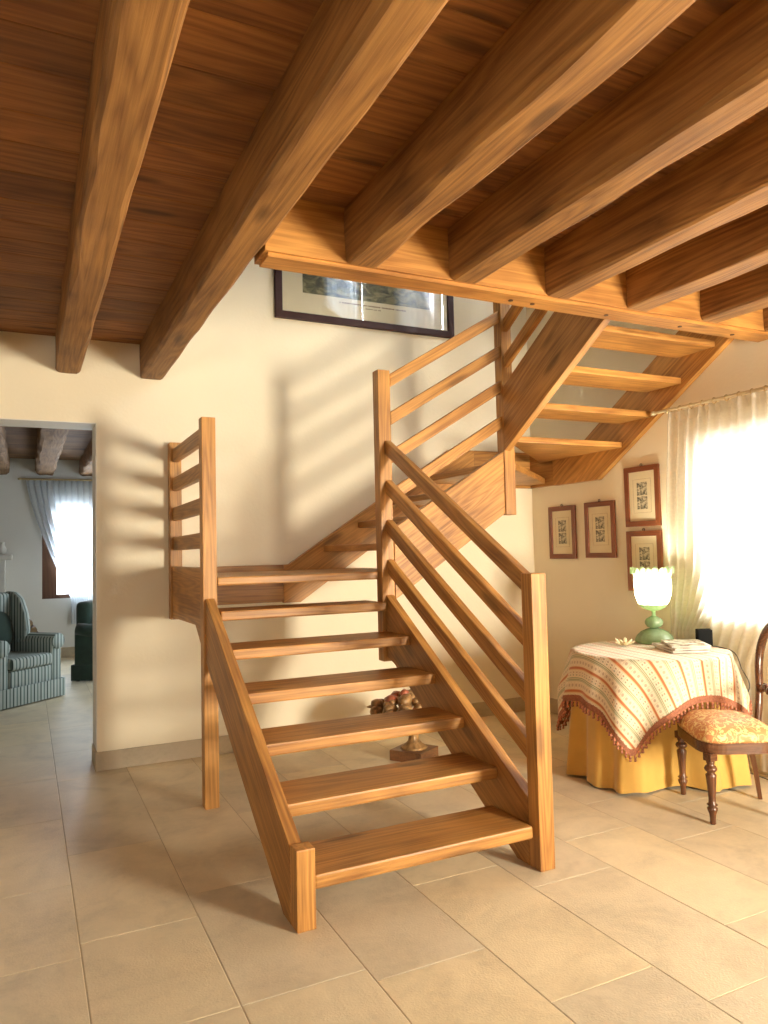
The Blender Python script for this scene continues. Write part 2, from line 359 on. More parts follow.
def bm_tube(pts, rad, seg=8, bm=None, caps=True, flat=1.0):
    bm = bm or bmesh.new(); pts = [Vector(p) for p in pts]; rows = []
    if not hasattr(rad, '__len__'): rad = [rad]*len(pts)
    prev = None
    for i, p in enumerate(pts):
        t = (pts[min(i+1, len(pts)-1)]-pts[max(i-1, 0)]).normalized()
        if prev is None:
            h = Vector((0, 0, 1)) if abs(t.z) < .9 else Vector((1, 0, 0)); nrm = (h - t*h.dot(t)).normalized()
        else: nrm = (prev - t*prev.dot(t)).normalized()
        prev = nrm; b = t.cross(nrm)
        rows.append([bm.verts.new(p + nrm*math.cos(2*PI*k/seg)*rad[i] + b*math.sin(2*PI*k/seg)*rad[i]*flat) for k in range(seg)])
    for a, b in zip(rows, rows[1:]):
        for k in range(seg): bm.faces.new([a[k], a[(k+1) % seg], b[(k+1) % seg], b[k]])
    if caps: bm.faces.new(rows[0][::-1]); bm.faces.new(rows[-1])
    return bm
def bm_blob(center, sc, sub=2, nz=0, nf=8, seed=0):
    bm = bmesh.new(); bmesh.ops.create_icosphere(bm, subdivisions=sub, radius=1)
    for v in bm.verts:
        d = 1+nz*noise.noise(v.co*nf*.3+Vector((seed*3.1, seed, 0)))
        v.co = Vector((v.co.x*sc[0]*d+center[0], v.co.y*sc[1]*d+center[1], v.co.z*sc[2]*d+center[2]))
    return bm
def grid_bm(nu, nv, fn, closed_u=False, uv=None, thick=0):
    bm = bmesh.new(); V = [[bm.verts.new(fn(i, j)) for j in range(nv)] for i in range(nu)]
    lay = bm.loops.layers.uv.new('UVMap') if uv else None
    for i in range(nu if closed_u else nu-1):
        for j in range(nv-1):
            q = [(i, j), (i+1, j), (i+1, j+1), (i, j+1)]
            f = bm.faces.new([V[a % nu][b] for a, b in q]); f.smooth = True
            if lay:
                for lp, (a, b) in zip(f.loops, q): lp[lay].uv = uv(a, b)
    return bm
def copy_tree(o, parent=None, move=Vector((0, 0, 0))):
    c = o.copy(); COL.objects.link(c)
    if parent is not None: c.parent = parent
    else: c.matrix_basis = Matrix.Translation(move) @ o.matrix_basis
    for ch in [x for x in SC.objects if x.parent == o]: copy_tree(ch, c)
    return c

# ------------------------------------------------------------------ ROOM
YW, XR, ZC = 5.631, 4.29, 3.06       # back wall face, right wall face, ceiling
XL, YF = -4.6, -1.5
TOP = 6.3
# back wall with the doorway opening
DX0, DX1, DZ = -.62, .456, 2.459
WT = .30
bm = bmesh.new()
bm_box(XL, DX0, YW, YW+WT, 0, TOP, bm=bm); bm_box(DX1, XR+.35, YW, YW+WT, 0, TOP, bm=bm); bm_box(DX0, DX1, YW, YW+WT, DZ, TOP, bm=bm)
bmesh.ops.remove_doubles(bm, verts=bm.verts, dist=1e-5)
structure(obj_bm('wall_back', bm, M['plaster'], xdir=(1, 0, 0)))
# painted reveal of the doorway
bm = bmesh.new()
bm_box(DX1-.006, DX1, YW-.002, YW+WT+.002, .14, DZ, bm=bm); bm_box(DX0, DX0+.006, YW-.002, YW+WT+.002, .14, DZ, bm=bm); bm_box(DX0, DX1, YW-.002, YW+WT+.002, DZ-.006, DZ, bm=bm)
structure(obj_bm('trim_1', bm, M['white_trim']))
# right wall with two windows (lower one visible, upper one lights the stairwell)
WY0, WY1, WZ0, WZ1 = 2.86, 3.70, .98, 2.21
UY0, UY1, UZ0, UZ1 = 3.25, 4.05, 4.0, 5.3
VY0, VY1, VZ0, VZ1 = .85, 1.85, 4.75, 5.95
RT = .35
bm = bmesh.new()
bm_box(XR, XR+RT, YF-.3, WY0, 0, ZC, bm=bm); bm_box(XR, XR+RT, WY1, YW+WT, 0, ZC, bm=bm)
bm_box(XR, XR+RT, WY0, WY1, 0, WZ0, bm=bm); bm_box(XR, XR+RT, WY0, WY1, WZ1, ZC, bm=bm)
bm_box(XR, XR+RT, YF-.3, VY0, ZC, TOP, bm=bm); bm_box(XR, XR+RT, VY0, VY1, ZC, VZ0, bm=bm); bm_box(XR, XR+RT, VY0, VY1, VZ1, TOP, bm=bm); bm_box(XR, XR+RT, VY1, UY0, ZC, TOP, bm=bm); bm_box(XR, XR+RT, UY1, YW+WT, ZC, TOP, bm=bm)
bm_box(XR, XR+RT, UY0, UY1, ZC, UZ0, bm=bm); bm_box(XR, XR+RT, UY0, UY1, UZ1, TOP, bm=bm)
structure(obj_bm('wall_right', bm, M['plaster'], xdir=(0, 1, 0)))
structure(box('wall_left', XL-.3, XL, YF-.3, YW+WT, 0, TOP, M['plaster_low_bounce'], bev=0))
# front wall (behind the camera) with one window and an opening added for fill light
GX0, GX1, GZ0, GZ1 = -2.7, -1.5, .95, 2.15
FX0, FX1, FZ0, FZ1 = 3.32, 4.24, .75, 2.0
bm = bmesh.new()
bm_box(XL, GX0, YF-.3, YF, 0, TOP, bm=bm); bm_box(GX1, FX0, YF-.3, YF, 0, TOP, bm=bm); bm_box(GX0, GX1, YF-.3, YF, 0, GZ0, bm=bm); bm_box(GX0, GX1, YF-.3, YF, GZ1, TOP, bm=bm); bm_box(FX1, XR, YF-.3, YF, 0, TOP, bm=bm)
bm_box(FX0, FX1, YF-.3, YF, 0, FZ0, bm=bm); bm_box(FX0, FX1, YF-.3, YF, FZ1, TOP, bm=bm)
structure(obj_bm('wall_front', bm, M['plaster_low_bounce']))
structure(box('ceiling_upper', XL-.3, XR+RT, YF-.3, YW+WT, TOP, TOP+.1, M['plaster_white'], bev=0))

# floor: stone slabs laid in columns along Y, staggered
def slab_floor():
    bm = bmesh.new(); lay = bm.loops.layers.float_color.new('rnd'); rs = random.Random(3)
    g = .0014
    known = {0: [2.61, 3.078, 3.767, 4.72, 5.60, 6.73, 7.6, 8.4], 1: [2.5, 3.185, 4.13, 5.497, 6.29, 7.2, 8.69],
             2: [2.50, 3.4, 4.536, 5.49, 6.4], 3: [2.417, 3.4, 4.3, 5.2], 4: [2.036, 3.0, 3.95, 4.9], 5: [1.803, 2.729, 3.7, 4.6], 6: [2.112, 3.068, 4.0, 4.95]}
    base = .195-.458
    for c in range(-10, 11):
        x0 = base+.4555*c; x1 = x0+.4555
        js = list(known.get(c, []))
        if not js: js = [2.0+rs.random()*.8]
        while js[0] > YF: js.insert(0, js[0]-(.62+rs.random()*.38))
        while js[-1] < 12.6: js.append(js[-1]+(.62+rs.random()*.42))
        for a, b in zip(js, js[1:]):
            X0, X1, Y0, Y1 = max(x0+g, XL), min(x1-g, XR+.02), max(a+g*.45, YF-.05), b-g*.45
            if X1 <= X0 or Y1 <= Y0: continue
            e = .0028
            v = [bm.verts.new(p) for p in ((X0, Y0, -.0014), (X1, Y0, -.0014), (X1, Y1, -.0014), (X0, Y1, -.0014), (X0+e, Y0+e, 0), (X1-e, Y0+e, 0), (X1-e, Y1-e, 0), (X0+e, Y1-e, 0))]
            q = rs.random()
            for f in ((4, 5, 6, 7), (0, 1, 5, 4), (1, 2, 6, 5), (2, 3, 7, 6), (3, 0, 4, 7)):
                F = bm.faces.new([v[i] for i in f])
                for lp in F.loops: lp[lay] = (q, q, q, 1)
    v = [bm.verts.new(p) for p in ((XL-.3, YF-.3, -.0015), (XR+RT, YF-.3, -.0015), (XR+RT, 12.8, -.0015), (XL-.3, 12.8, -.0015))]
    F = bm.faces.new(v); F.material_index = 1
    W = [bm.verts.new((p.co.x, p.co.y, -.15)) for p in v]
    for i in range(4):
        q = bm.faces.new([v[i], v[(i+1) % 4], W[(i+1) % 4], W[i]]); q.material_index = 1
    bm.faces.new(W[::-1]).material_index = 1
    me = bpy.data.meshes.new('floor'); bm.to_mesh(me); bm.free(); me.materials.append(M['stone']); me.materials.append(M['grout'])
    o = bpy.data.objects.new('floor', me); link(o, None, Matrix.Identity(4)); return structure(o)
slab_floor()

# ceiling: planks running across the beams
def plank_ceiling(name, x0, x1, y0, y1, z, mat, wmin, wmax, thick=.05, hole=None, seed=1):
    bm = bmesh.new(); lay = bm.loops.layers.float_color.new('rnd'); rs = random.Random(seed)
    y = y0
    while y < y1-.001:
        w = min(wmin+rs.random()*(wmax-wmin), y1-y)
        if y1-(y+w) < .05: w = y1-y
        a, b = y+.0015, y+w-.0015
        segs = [(x0, x1)]
        if hole and b > hole[1]: segs = [(x0, hole[0])]
        for s0, s1 in segs:
            x = s0
            while x < s1-.01:
                xe = s1
                if s1-xe < .4: xe = s1
                own = bm_box(x+.001, xe-.001, a, b, z, z+thick, .003, 1)
                q = rs.random(); mp = {}
                for v in own.verts: mp[v] = bm.verts.new(v.co)
                for f in own.faces:
                    F = bm.faces.new([mp[v] for v in f.verts])
                    for lp in F.loops: lp[lay] = (q, q, q, 1)
                own.free(); x = xe
        y += w
    me = bpy.data.meshes.new(name); bm.to_mesh(me); bm.free(); me.materials.append(mat)
    o = bpy.data.objects.new(name, me); link(o, None, Matrix.Identity(4)); return structure(o)
plank_ceiling('ceiling', .93, XR, YF, 3.027, ZC, M['plank'], .20, .27)
plank_ceiling('ceiling_left', XL, .929, YF, YW, ZC, M['plank'], .20, .27, seed=8)
bm = bmesh.new(); bm_box(XL, .93, YF, YW, ZC+.051, ZC+.09, bm=bm); bm_box(.93, XR, YF, 3.20, ZC+.051, ZC+.09, bm=bm)
structure(obj_bm('floor_upper', bm, M['plaster_white']))

# baseboards
def baseboard(name, x0, x1, y0, y1, parent=None, h=.13):
    bm = bmesh.new(); lay = bm.loops.layers.float_color.new('rnd'); rs = random.Random(sum(map(ord, name)) % 97)
    alongx = (x1-x0) > (y1-y0); a, b = (x0, x1) if alongx else (y0, y1); s = a
    while s < b-.01:
        e = min(s+.5+rs.random()*.5, b)
        if b-e < .15: e = b
        own = bm_box(s+.001, e-.001, y0, y1, 0, h, .002, 1) if alongx else bm_box(x0, x1, s+.001, e-.001, 0, h, .002, 1)
        q = rs.random(); mp = {}
        for v in own.verts: mp[v] = bm.verts.new(v.co)
        for f in own.faces:
            F = bm.faces.new([mp[v] for v in f.verts])
            for lp in F.loops: lp[lay] = (q, q, q, 1)
        own.free(); s = e
    me = bpy.data.meshes.new(name); bm.to_mesh(me); bm.free(); me.materials.append(M['base_stone'])
    o = bpy.data.objects.new(name, me); link(o, None, Matrix.Identity(4)); return structure(o)
baseboard('baseboard_back', DX1-.014, XR, YW-.014, YW)
baseboard('baseboard_doorway', DX1-.014, DX1, YW, YW+WT)
baseboard('baseboard_back_left', XL, DX0+.014, YW-.014, YW)
baseboard('baseboard_right', XR-.014, XR, YF, YW-.015)
baseboard('baseboard_left', XL, XL+.014, YF, YW-.015)

# ------------------------------------------------------------------ ceiling beams
def rustic(name, x0, x1, y0, y1, z0, z1, mat, seed, amp=.005, parent=None, ch=.022):
    """beam along Y with hand-hewn, wavy arrises"""
    bm = bmesh.new(); n = max(6, int((y1-y0)/.13)); rows = []
    cx, cz = (x0+x1)/2, (z0+z1)/2; hx, hz = (x1-x0)/2, (z1-z0)/2
    for i in range(n+1):
        y = y0+(y1-y0)*i/n; row = []
        c1 = ch*(1+.9*noise.noise(Vector((seed*7.3, y*2.1, 1)))); c2 = ch*(1+.9*noise.noise(Vector((seed*7.3, y*2.3, 9))))
        sec = [(-hx, hz), (-hx, hz*.3), (-hx, -hz*.35), (-hx, -hz+c1), (-hx+c1*.35, -hz+c1*.35), (-hx+c1, -hz), (0, -hz), (hx-c2, -hz), (hx-c2*.35, -hz+c2*.35), (hx, -hz+c2), (hx, -hz*.35), (hx, hz*.3), (hx, hz)]
        for k, (a, b) in enumerate(sec):
            dx = amp*noise.noise(Vector((seed*11+k*.45, y*2.6, 3)))*1.5; dz = amp*noise.noise(Vector((seed*5+k*.45, y*2.2, 17)))*1.3
            if b == hz: dz = 0
            row.append(bm.verts.new((cx+a+dx, y, cz+b+dz)))
        rows.append(row)
    m_ = len(rows[0])
    for a, b in zip(rows, rows[1:]):
        for k in range(m_):
            bm.faces.new([a[k], a[(k+1) % m_], b[(k+1) % m_], b[k]])
    bm.faces.new(rows[0]); bm.faces.new(rows[-1][::-1])
    return obj_bm(name, bm, mat, parent, (0, 1, 0))
beam_labels = [
    (-.96, -.79, YW-.005, 'rough wooden ceiling beam, outermost of the row toward the far left wall'),
    (-.385, -.215, YW-.005, 'rough wooden ceiling beam over the middle of the doorway opening'),
    (.185, .352, YW-.005, 'rough wooden ceiling beam ending on the cream wall just above the doorway corner'),
    (.755, .920, YW-.005, 'long rough wooden ceiling beam at the open edge of the stairwell, above the low railing'),
    (1.305, 1.47, 3.025, 'rough ceiling joist butting the header beam above the wide framed landscape'),
    (1.850, 2.02, 3.025, 'rough ceiling joist butting the header beam above the hanging post of the staircase'),
    (2.435, 2.60, 3.025, 'rough ceiling joist butting the header beam above the plain plank side of the upper flight'),
    (2.995, 3.16, 3.025, 'rough ceiling joist butting the header beam above the upper flight treads'),
    (3.570, 3.735, 3.025, 'rough ceiling joist meeting the header beam near its right end over the wall stringer'),
    (4.12, 4.275, 3.025, 'short visible corner of the rough ceiling joist hard against the window wall'),
]
for i, (a, b, ye, lab) in enumerate(beam_labels):
    o = rustic('ceiling_beam', a, b, YF+.005, ye, 2.805, ZC-.002, M['beam'], i+1)
    tag(o, lab, 'beam', 'ceiling beams of the stair room', 'thing')
# header / trimmer beam of the stairwell
hb = thing('header_beam', 'golden wooden header beam across the front of the stairwell, carrying the joist ends', 'beam', (2.6, 3.1, 2.8)); hb['kind'] = 'thing'
bm = bm_box(.93, XR-.003, 3.028, 3.20, 2.79, ZC+.045, 0)
bmesh.ops.bevel(bm, geom=[e for e in bm.edges if all(abs(v.co.z-2.79) < 1e-4 for v in e.verts)], offset=.018, segments=2, affect='EDGES')
obj_bm('timber', bm, M['trimmer'], hb, (1, 0, 0))
for x in (2.28, 2.42, 2.93, 3.5, 3.95):
    obj_bm('dowel', bm_lathe([(.013, 0), (.012, .02)], 12, (x, 3.12, 2.786)), M['dowel'], hb)

# ------------------------------------------------------------------ STAIRCASE
st = thing('staircase', 'golden oak open-tread staircase winding round two corners up through the ceiling', 'staircase', (1.6, 2.9, 0))
OAK = M['oak']
SL = .62
# posts
def post(name, x0, x1, y0, y1, z0, z1, label=None):
    o = box(name, x0, x1, y0, y1, z0, z1, OAK, st, .005, (0, 0, 1))
    if label: o['label'] = label
    return o
post('newel_post', .965, 1.045, 2.85, 2.93, 0, .318, 'short oak newel block at the foot of the flight')
post('newel_post', 2.14, 2.225, 2.836, 2.92, 0, 1.375, 'tall oak newel post at the foot of the railing')
post('newel_post', .952, 1.037, 4.45, 4.535, 0, 2.33, 'tall oak post from floor to railing top at the first landing')
post('wall_post', .952, 1.037, 5.545, 5.629, 1.03, 2.33)
post('newel_post', 2.115, 2.206, 4.402, 4.487, .77, 2.71, 'hanging oak newel post between lower and middle flights')
post('newel_post', 3.12, 3.21, 4.402, 4.492, 1.735, 3.85, 'hanging oak newel post at the upper turn')
post('newel_post', 3.12, 3.21, 3.105, 3.195, 3.16, 4.25)
# stringers: lower flight
prism('stringer', [(4.45, 1.235), (2.931, .305), (2.931, 0), (3.03, 0), (4.45, .855)], 0, .965, 1.02, OAK, st, .004, (0, 1, SL))
prism('stringer', [(4.402, 1.205), (2.921, .315), (2.921, 0), (3.02, 0), (4.30, .765), (4.402, .80)], 0, 2.14, 2.195, OAK, st, .004, (0, 1, SL))
# landing boards
prism('landing_board', [(4.535, 1.415), (5.545, 1.415), (5.545, 1.045), (4.75, 1.055), (4.535, .91)], 0, .965, 1.02, OAK, st, .004, (0, 1, 0))
box('landing_board', 1.021, 1.82, 5.575, 5.628, 1.115, 1.405, OAK, st, .004)
# middle flight stringers
prism('stringer', [(1.822, 1.405), (1.87, 1.405), (3.375, 2.375), (3.62, 2.375), (3.62, 2.045), (3.38, 2.045), (1.96, 1.105), (1.822, 1.105)], 1, 5.575, 5.628, OAK, st, .004, (1, 0, SL))
box('landing_board', 3.622, 4.234, 5.575, 5.628, 2.045, 2.375, OAK, st, .004)
prism('stringer', [(2.216, 1.645), (3.119, 2.195), (3.119, 1.745), (2.216, 1.17)], 1, 4.412, 4.467, OAK, st, .004, (1, 0, SL))
# upper flight stringers
prism('stringer', [(4.401, 2.20), (4.401, 2.665), (3.67, 3.12), (3.202, 3.12), (3.202, 2.94)], 0, 3.12, 3.176, OAK, st, .004, (0, -1, SL))
prism('stringer', [(4.69, 2.04), (3.202, 2.968), (3.202, 3.12), (3.65, 3.12), (4.85, 2.375), (5.25, 2.375), (5.25, 2.04)], 0, 4.235, 4.287, OAK, st, .004, (0, -1, SL))
box('landing_board', 4.235, 4.287, 5.252, 5.628, 2.045, 2.375, OAK, st, .004)
# treads
def tread_poly(pts, ztop, nose=None, xdir=(1, 0, 0), th=.052):
    bm = bm_prism(pts, 2, ztop-th, ztop, .009)
    return obj_bm('tread', bm, OAK, st, xdir)
for k in range(6):
    yn = 2.862+.302*k; z = .205+.191*k
    xr = 2.122 if k == 0 else (2.139 if k < 5 else 2.132)
    x0 = 1.046 if k == 0 else 1.021
    tread_poly([(x0, yn), (xr, yn), (xr, yn+.335), (x0, yn+.335)] if k < 5 else [(1.038, yn), (2.132, yn), (2.132, 4.40), (2.113, 4.401), (2.113, 4.66), (1.038, 4.66)], z, th=.058)
# first landing
tread_poly([(1.039, 4.45), (2.113, 4.45), (2.113, 4.49), (2.50, 4.49), (2.50, 5.574), (1.022, 5.574), (1.022, 4.54), (1.039, 4.54)], 1.36)
for k in range(2):
    xn = 2.165+.302*k; z = 1.55+.19*k
    tread_poly([(xn if k else 2.22, 4.468), (xn+.335, 4.468), (xn+.335, 5.574), (xn, 5.574)] , z, xdir=(0, 1, 0))
tread_poly([(2.77, 4.468), (3.115, 4.468), (3.115, 5.574), (2.77, 5.574)], 1.93, xdir=(0, 1, 0))
tread_poly([(3.06, 4.468), (3.118, 4.495), (3.235, 4.43), (4.234, 5.36), (4.234, 5.574), (3.06, 5.574)], 2.12, xdir=(0, 1, 0))
tread_poly([(3.213, 4.385), (4.234, 4.385), (4.234, 5.43), (3.213, 4.46)], 2.31, xdir=(1, 0, 0), th=.046)
for k in range(3):
    yb = 4.08-.30*k; z = 2.50+.19*k
    tread_poly([(3.177, yb), (4.234, yb), (4.234, yb+.33), (3.177, yb+.33)], z, th=.046)
# rails: lower flight
def rail_y(x0, x1, ya, za, yb, zb, h=.095):
    return prism('rail', [(ya, za), (yb, zb), (yb, zb-h), (ya, za-h)], 0, x0, x1, OAK, st, .007, (0, yb-ya, zb-za))
def rail_x(y0, y1, xa, za, xb, zb, h=.09):
    return prism('rail', [(xa, za), (xb, zb), (xb, zb-h), (xa, za-h)], 1, y0, y1, OAK, st, .007, (xb-xa, 0, zb-za))
for zu, zl in ((2.245, 1.373), (1.98, 1.105), (1.715, .838), (1.452, .575)):
    rail_y(2.155, 2.203, 4.403, zu-.012, 2.919, zl)
for z in (2.69, 2.43, 2.17, 1.91):
    rail_x(4.42, 4.466, 2.214, z, 3.121, z+.548)
for z in (2.285, 2.07, 1.852, 1.635):
    rail_y(.972, 1.017, 4.534, z, 5.546, z-.005, .098)
for z in (2.90, 3.165, 3.43, 3.69):
    rail_y(3.137, 3.183, 4.403, z, 3.194, z+1.21*.60, .088)

# ------------------------------------------------------------------ landscape picture on the back wall
pic = thing('framed_picture', 'wide landscape print in a dark mahogany frame high on the stairwell wall', 'picture', (2.63, YW, 3.39))
px0, px1, pz0, pz1, fw_ = 1.795, 3.465, 3.385, 4.55, .062
for a, b, c, d in ((px0, px1, pz0, pz0+fw_), (px0, px1, pz1-fw_, pz1)):
    box('frame_rail', a, b, YW-.035, YW-.002, c, d, M['mahogany'], pic, .008)
for a, b in ((px0, px0+fw_), (px1-fw_, px1)):
    box('frame_rail', a, b, YW-.036, YW-.002, pz0+fw_*.5, pz1-fw_*.5, M['mahogany'], pic, .008)
box('mat_board', px0+fw_*.6, px1-fw_*.6, YW-.014, YW-.004, pz0+fw_*.6, pz1-fw_*.6, M['mat_board'], pic, 0)
# the caption sits under the print and is too small to read: a row of tiny strokes
pr_ = box('print', px0+.24, px1-.24, YW-.0165, YW-.0145, pz0+.235, pz1-.2, M['landscape'], pic, 0)
bm = bmesh.new(); x = 2.43
rs = random.Random(4)
for row, (xa, xb, zc, h) in enumerate(((2.36, 2.98, pz0+.195, .011), (2.60, 2.74, pz0+.168, .008))):
    x = xa
    while x < xb:
        w = .006+rs.random()*.005
        bm_box(x, x+w, YW-.0162, YW-.0144, zc-h/2, zc+h/2, bm=bm); x += w+.005+(.012 if rs.random() < .15 else 0)
obj_bm('caption', bm, M['gilt_dark'], pic)
box('glazing', px0+fw_*.7, px1-fw_*.7, YW-.024, YW-.022, pz0+fw_*.7, pz1-fw_*.7, M['pic_glass'], pic, 0)

# four small engravings on the right wall
def engraving(yc, zb, label, w=.352, h=.466):
    t = thing('framed_engraving', label, 'picture', (XR, yc, zb), 'small framed engravings beside the window')
    y0, y1, z0, z1 = yc-w/2, yc+w/2, zb, zb+h; f = .042; X = XR
    for a, b in ((z0, z0+f), (z1-f, z1)): box('frame_rail', X-.024, X-.002, y0, y1, a, b, M['frame_brown'], t, .004)
    for a, b in ((y0, y0+f), (y1-f, y1)): box('frame_rail', X-.0245, X-.002, a, b, z0+f*.5, z1-f*.5, M['frame_brown'], t, .004)
    box('mat_board', X-.012, X-.003, y0+f*.6, y1-f*.6, z0+f*.6, z1-f*.6, M['mat_board'], t, 0)
    bm = bmesh.new(); ia, ib, ic, id_ = y0+.085, y1-.085, z0+.105, z1-.10; q = .0015
    for a, b, c, d in ((ia, ib, ic, ic+q), (ia, ib, id_-q, id_), (ia, ia+q, ic, id_), (ib-q, ib, ic, id_)): bm_box(X-.0132, X-.0121, a, b, c, d, bm=bm)
    obj_bm('ruled_border', bm, M['gilt'], t)
    yc_ = (y0+y1)/2; zc = (z0+z1)/2
    box('print', X-.0135, X-.0122, yc_-.052, yc_+.052, zc+.006, zc+.108, M['engraving'], t, 0)
    box('print', X-.0135, X-.0122, yc_-.052, yc_+.052, zc-.10, zc-.002, M['engraving'], t, 0)
    obj_bm('hanging_ring', bm_tube([(X-.012, yc_+.010*math.cos(a), z1+.008+.010*math.sin(a)) for a in [2*PI*k/12 for k in range(13)]], .0032, 6, caps=False), M['caster'], t)
    return t
engraving(5.198, 1.388, 'small brown-framed engraving nearest the room corner, left of its row')
engraving(4.72, 1.396, 'small brown-framed engraving second from the corner, level with the one beside it')
engraving(4.243, 1.638, 'small brown-framed engraving hung highest, next to the curtain')
engraving(4.243, 1.138, 'small brown-framed engraving partly hidden behind the glass lamp shade')

# ------------------------------------------------------------------ windows
def casement(name, plane, a0, a1, z0, z1, pos, out, mat, label_mull=True):
    """plane 'x': window in a wall of constant x (a along y). pos face position of frame, out = +1/-1 outward"""
    t = bpy.data.objects.new(name, None); link(t, None, Matrix.Translation((pos, a0, z0) if plane == 'x' else (a0, pos, z0))); t['kind'] = 'structure'
    def bx(nm, b0, b1, c0, c1, p0, p1, m, bev=.005):
        if plane == 'x': return box(nm, min(p0, p1), max(p0, p1), b0, b1, c0, c1, m, t, bev)
        return box(nm, b0, b1, min(p0, p1), max(p0, p1), c0, c1, m, t, bev)
    w = .06; p0 = pos; p1 = pos+out*.06
    bx('window_frame', a0, a0+w, z0, z1, p0, p1, mat); bx('window_frame', a1-w, a1, z0, z1, p0, p1, mat)
    bx('window_frame', a0+w, a1-w, z0, z0+w, p0, p1, mat); bx('window_frame', a0+w, a1-w, z1-w*1.3, z1, p0, p1, mat)
    mid = (a0+a1)/2; bx('mullion', mid-.045, mid+.045, z0+w, z1-w*1.3, p0+out*.004, p1-out*.004, mat)
    for b0, b1 in ((a0+w, mid-.045), (mid+.045, a1-w)):
        bx('window_pane', b0+.001, b1-.001, z0+w+.001, z1-w*1.3-.001, pos+out*.03, pos+out*.034, M['glass'], 0)
    return t
casement('window_1', 'x', WY0, WY1, WZ0, WZ1, XR+.14, 1, M['win_wood'])
casement('window_2', 'x', UY0, UY1, UZ0, UZ1, XR+.14, 1, M['win_wood'])
casement('window_5', 'x', VY0, VY1, VZ0, VZ1, XR+.14, 1, M['win_wood'])
casement('window_fill_added', 'y', GX0, GX1, GZ0, GZ1, YF-.12, -1, M['win_wood'])  # unseen window added to go with the front-left fill light
casement('window_3', 'y', FX0, FX1, FZ0, FZ1, YF-.12, -1, M['win_wood'])
structure(box('trim_2', XR-.004, XR+.14, WY0+.002, WY1-.002, WZ0+.001, WZ0+.02, M['base_stone'], bev=.004))

# ------------------------------------------------------------------ curtains
def smooth(t): return t*t*(3-2*t)
def curtain_mesh(x, tops, shapes, z0, z1, nu=220, nv=40, amp=.028, nf=9, plane='x', sweep=None, seed=0):
    ya, yb = tops
    def fn(i, j):
        s = i/(nu-1); t = j/(nv-1); z = z1+(z0-z1)*t
        lo, hi = sweep(t) if sweep else (ya, yb)
        y = lo+(hi-lo)*s
        ph = 2*PI*nf*s+.5*math.sin(3*s+seed)
        sharp = math.sin(ph)
        w = amp*(1.0 if t > .03 else .75)
        pin = ((.5+.5*sharp)**4)*2.4-.5
        off = w*(pin*(1-.5*min(1, t*2.2))+sharp*.5*min(1, t*2.2)) + .008*noise.noise(Vector((s*9+seed, t*3, 0)))
        y2 = y+.010*math.cos(ph*1.0)*(.4+t)
        if plane == 'x': return (x-off-.058*(1-smooth(max(0, min(1, (1.9-z)/.9)))), y2, z)
        return (y2, x+off, z)
    return grid_bm(nu, nv, fn)
# lower window curtain (two sheer panels on one rod)
cr = thing('curtain_rod', 'cream curtain rod with a rounded end above the table window', 'curtain rod', (4.197, 3.2, 2.46))
obj_bm('pole', bm_tube([(4.197, 4.005, 2.468), (4.197, 2.15, 2.468)], .011, 12), M['rod'], cr, (0, 1, 0))
obj_bm('finial', bm_blob((4.197, 4.02, 2.468), (.018, .026, .018)), M['rod'], cr, smooth=True)
for y in (3.84, 2.25):
    obj_bm('bracket', bm_tube([(4.197, y, 2.455), (4.27, y, 2.455), (XR-.004, y, 2.455)], .006, 8), M['rod'], cr)
ZT = 2.445
def sw_a(t):
    z = ZT+(.40-ZT)*t
    pts_ = [(ZT, 3.22), (1.8, 3.26), (1.3, 3.42), (1.05, 3.60), (.88, 3.74), (.40, 3.70)]
    for (z0, a), (z1, b) in zip(pts_, pts_[1:]):
        if z >= z1-1e-6: k = (z0-z)/(z0-z1); return (3.885+.105*min(1, t*1.6), a+(b-a)*max(0, min(1, k)))
    return (3.99, 3.70)
def sw_b(t):
    z = ZT+(.05-ZT)*t; k = max(0, min(1, (2.2-z)/1.5))
    return (3.30+.40*k**1.2, 2.25+.62*k**1.2)
ca = thing('curtain', 'sheer cream curtain panel gathered toward the engravings, tied low behind the lamp', 'curtain', (4.25, 3.6, 2.45), 'sheer curtains at the table window')
obj_bm('curtain_panel', curtain_mesh(4.267, (3.955, 3.24), None, .40, ZT, nf=7.5, amp=.016, sweep=sw_a, nv=60), M['sheer'], ca, (0, 0, 1), smooth=True)
bm = curtain_mesh(4.267, (3.885, 3.22), None, ZT-.075, ZT+.004, nf=7.5, amp=.0155, nv=6)
obj_bm('heading', bm, M['sheer'], ca, (0, 0, 1), smooth=True)
cb = thing('curtain', 'sheer cream curtain panel sweeping down behind the upholstered chair', 'curtain', (4.25, 2.8, 2.45), 'sheer curtains at the table window')
obj_bm('curtain_panel', curtain_mesh(4.240, (3.22, 2.25), None, .04, ZT, nf=10, amp=.014, sweep=sw_b, nv=60, seed=4), M['sheer'], cb, (0, 0, 1), smooth=True)
obj_bm('heading', curtain_mesh(4.240, (3.30, 2.25), None, ZT-.075, ZT+.004, nf=10, amp=.0155, nv=6, seed=4), M['sheer'], cb, (0, 0, 1), smooth=True)
def ring(x, y, z, plane='x', R=.020):
    if plane == 'x': pts = [(x+R*math.cos(a), y, z+R*math.sin(a)) for a in [2*PI*k/16 for k in range(17)]]
    else: pts = [(x, y+R*math.cos(a), z+R*math.sin(a)) for a in [2*PI*k/16 for k in range(17)]]
    return obj_bm('curtain_ring', bm_tube(pts, .0035, 6, caps=False), M['brass'])
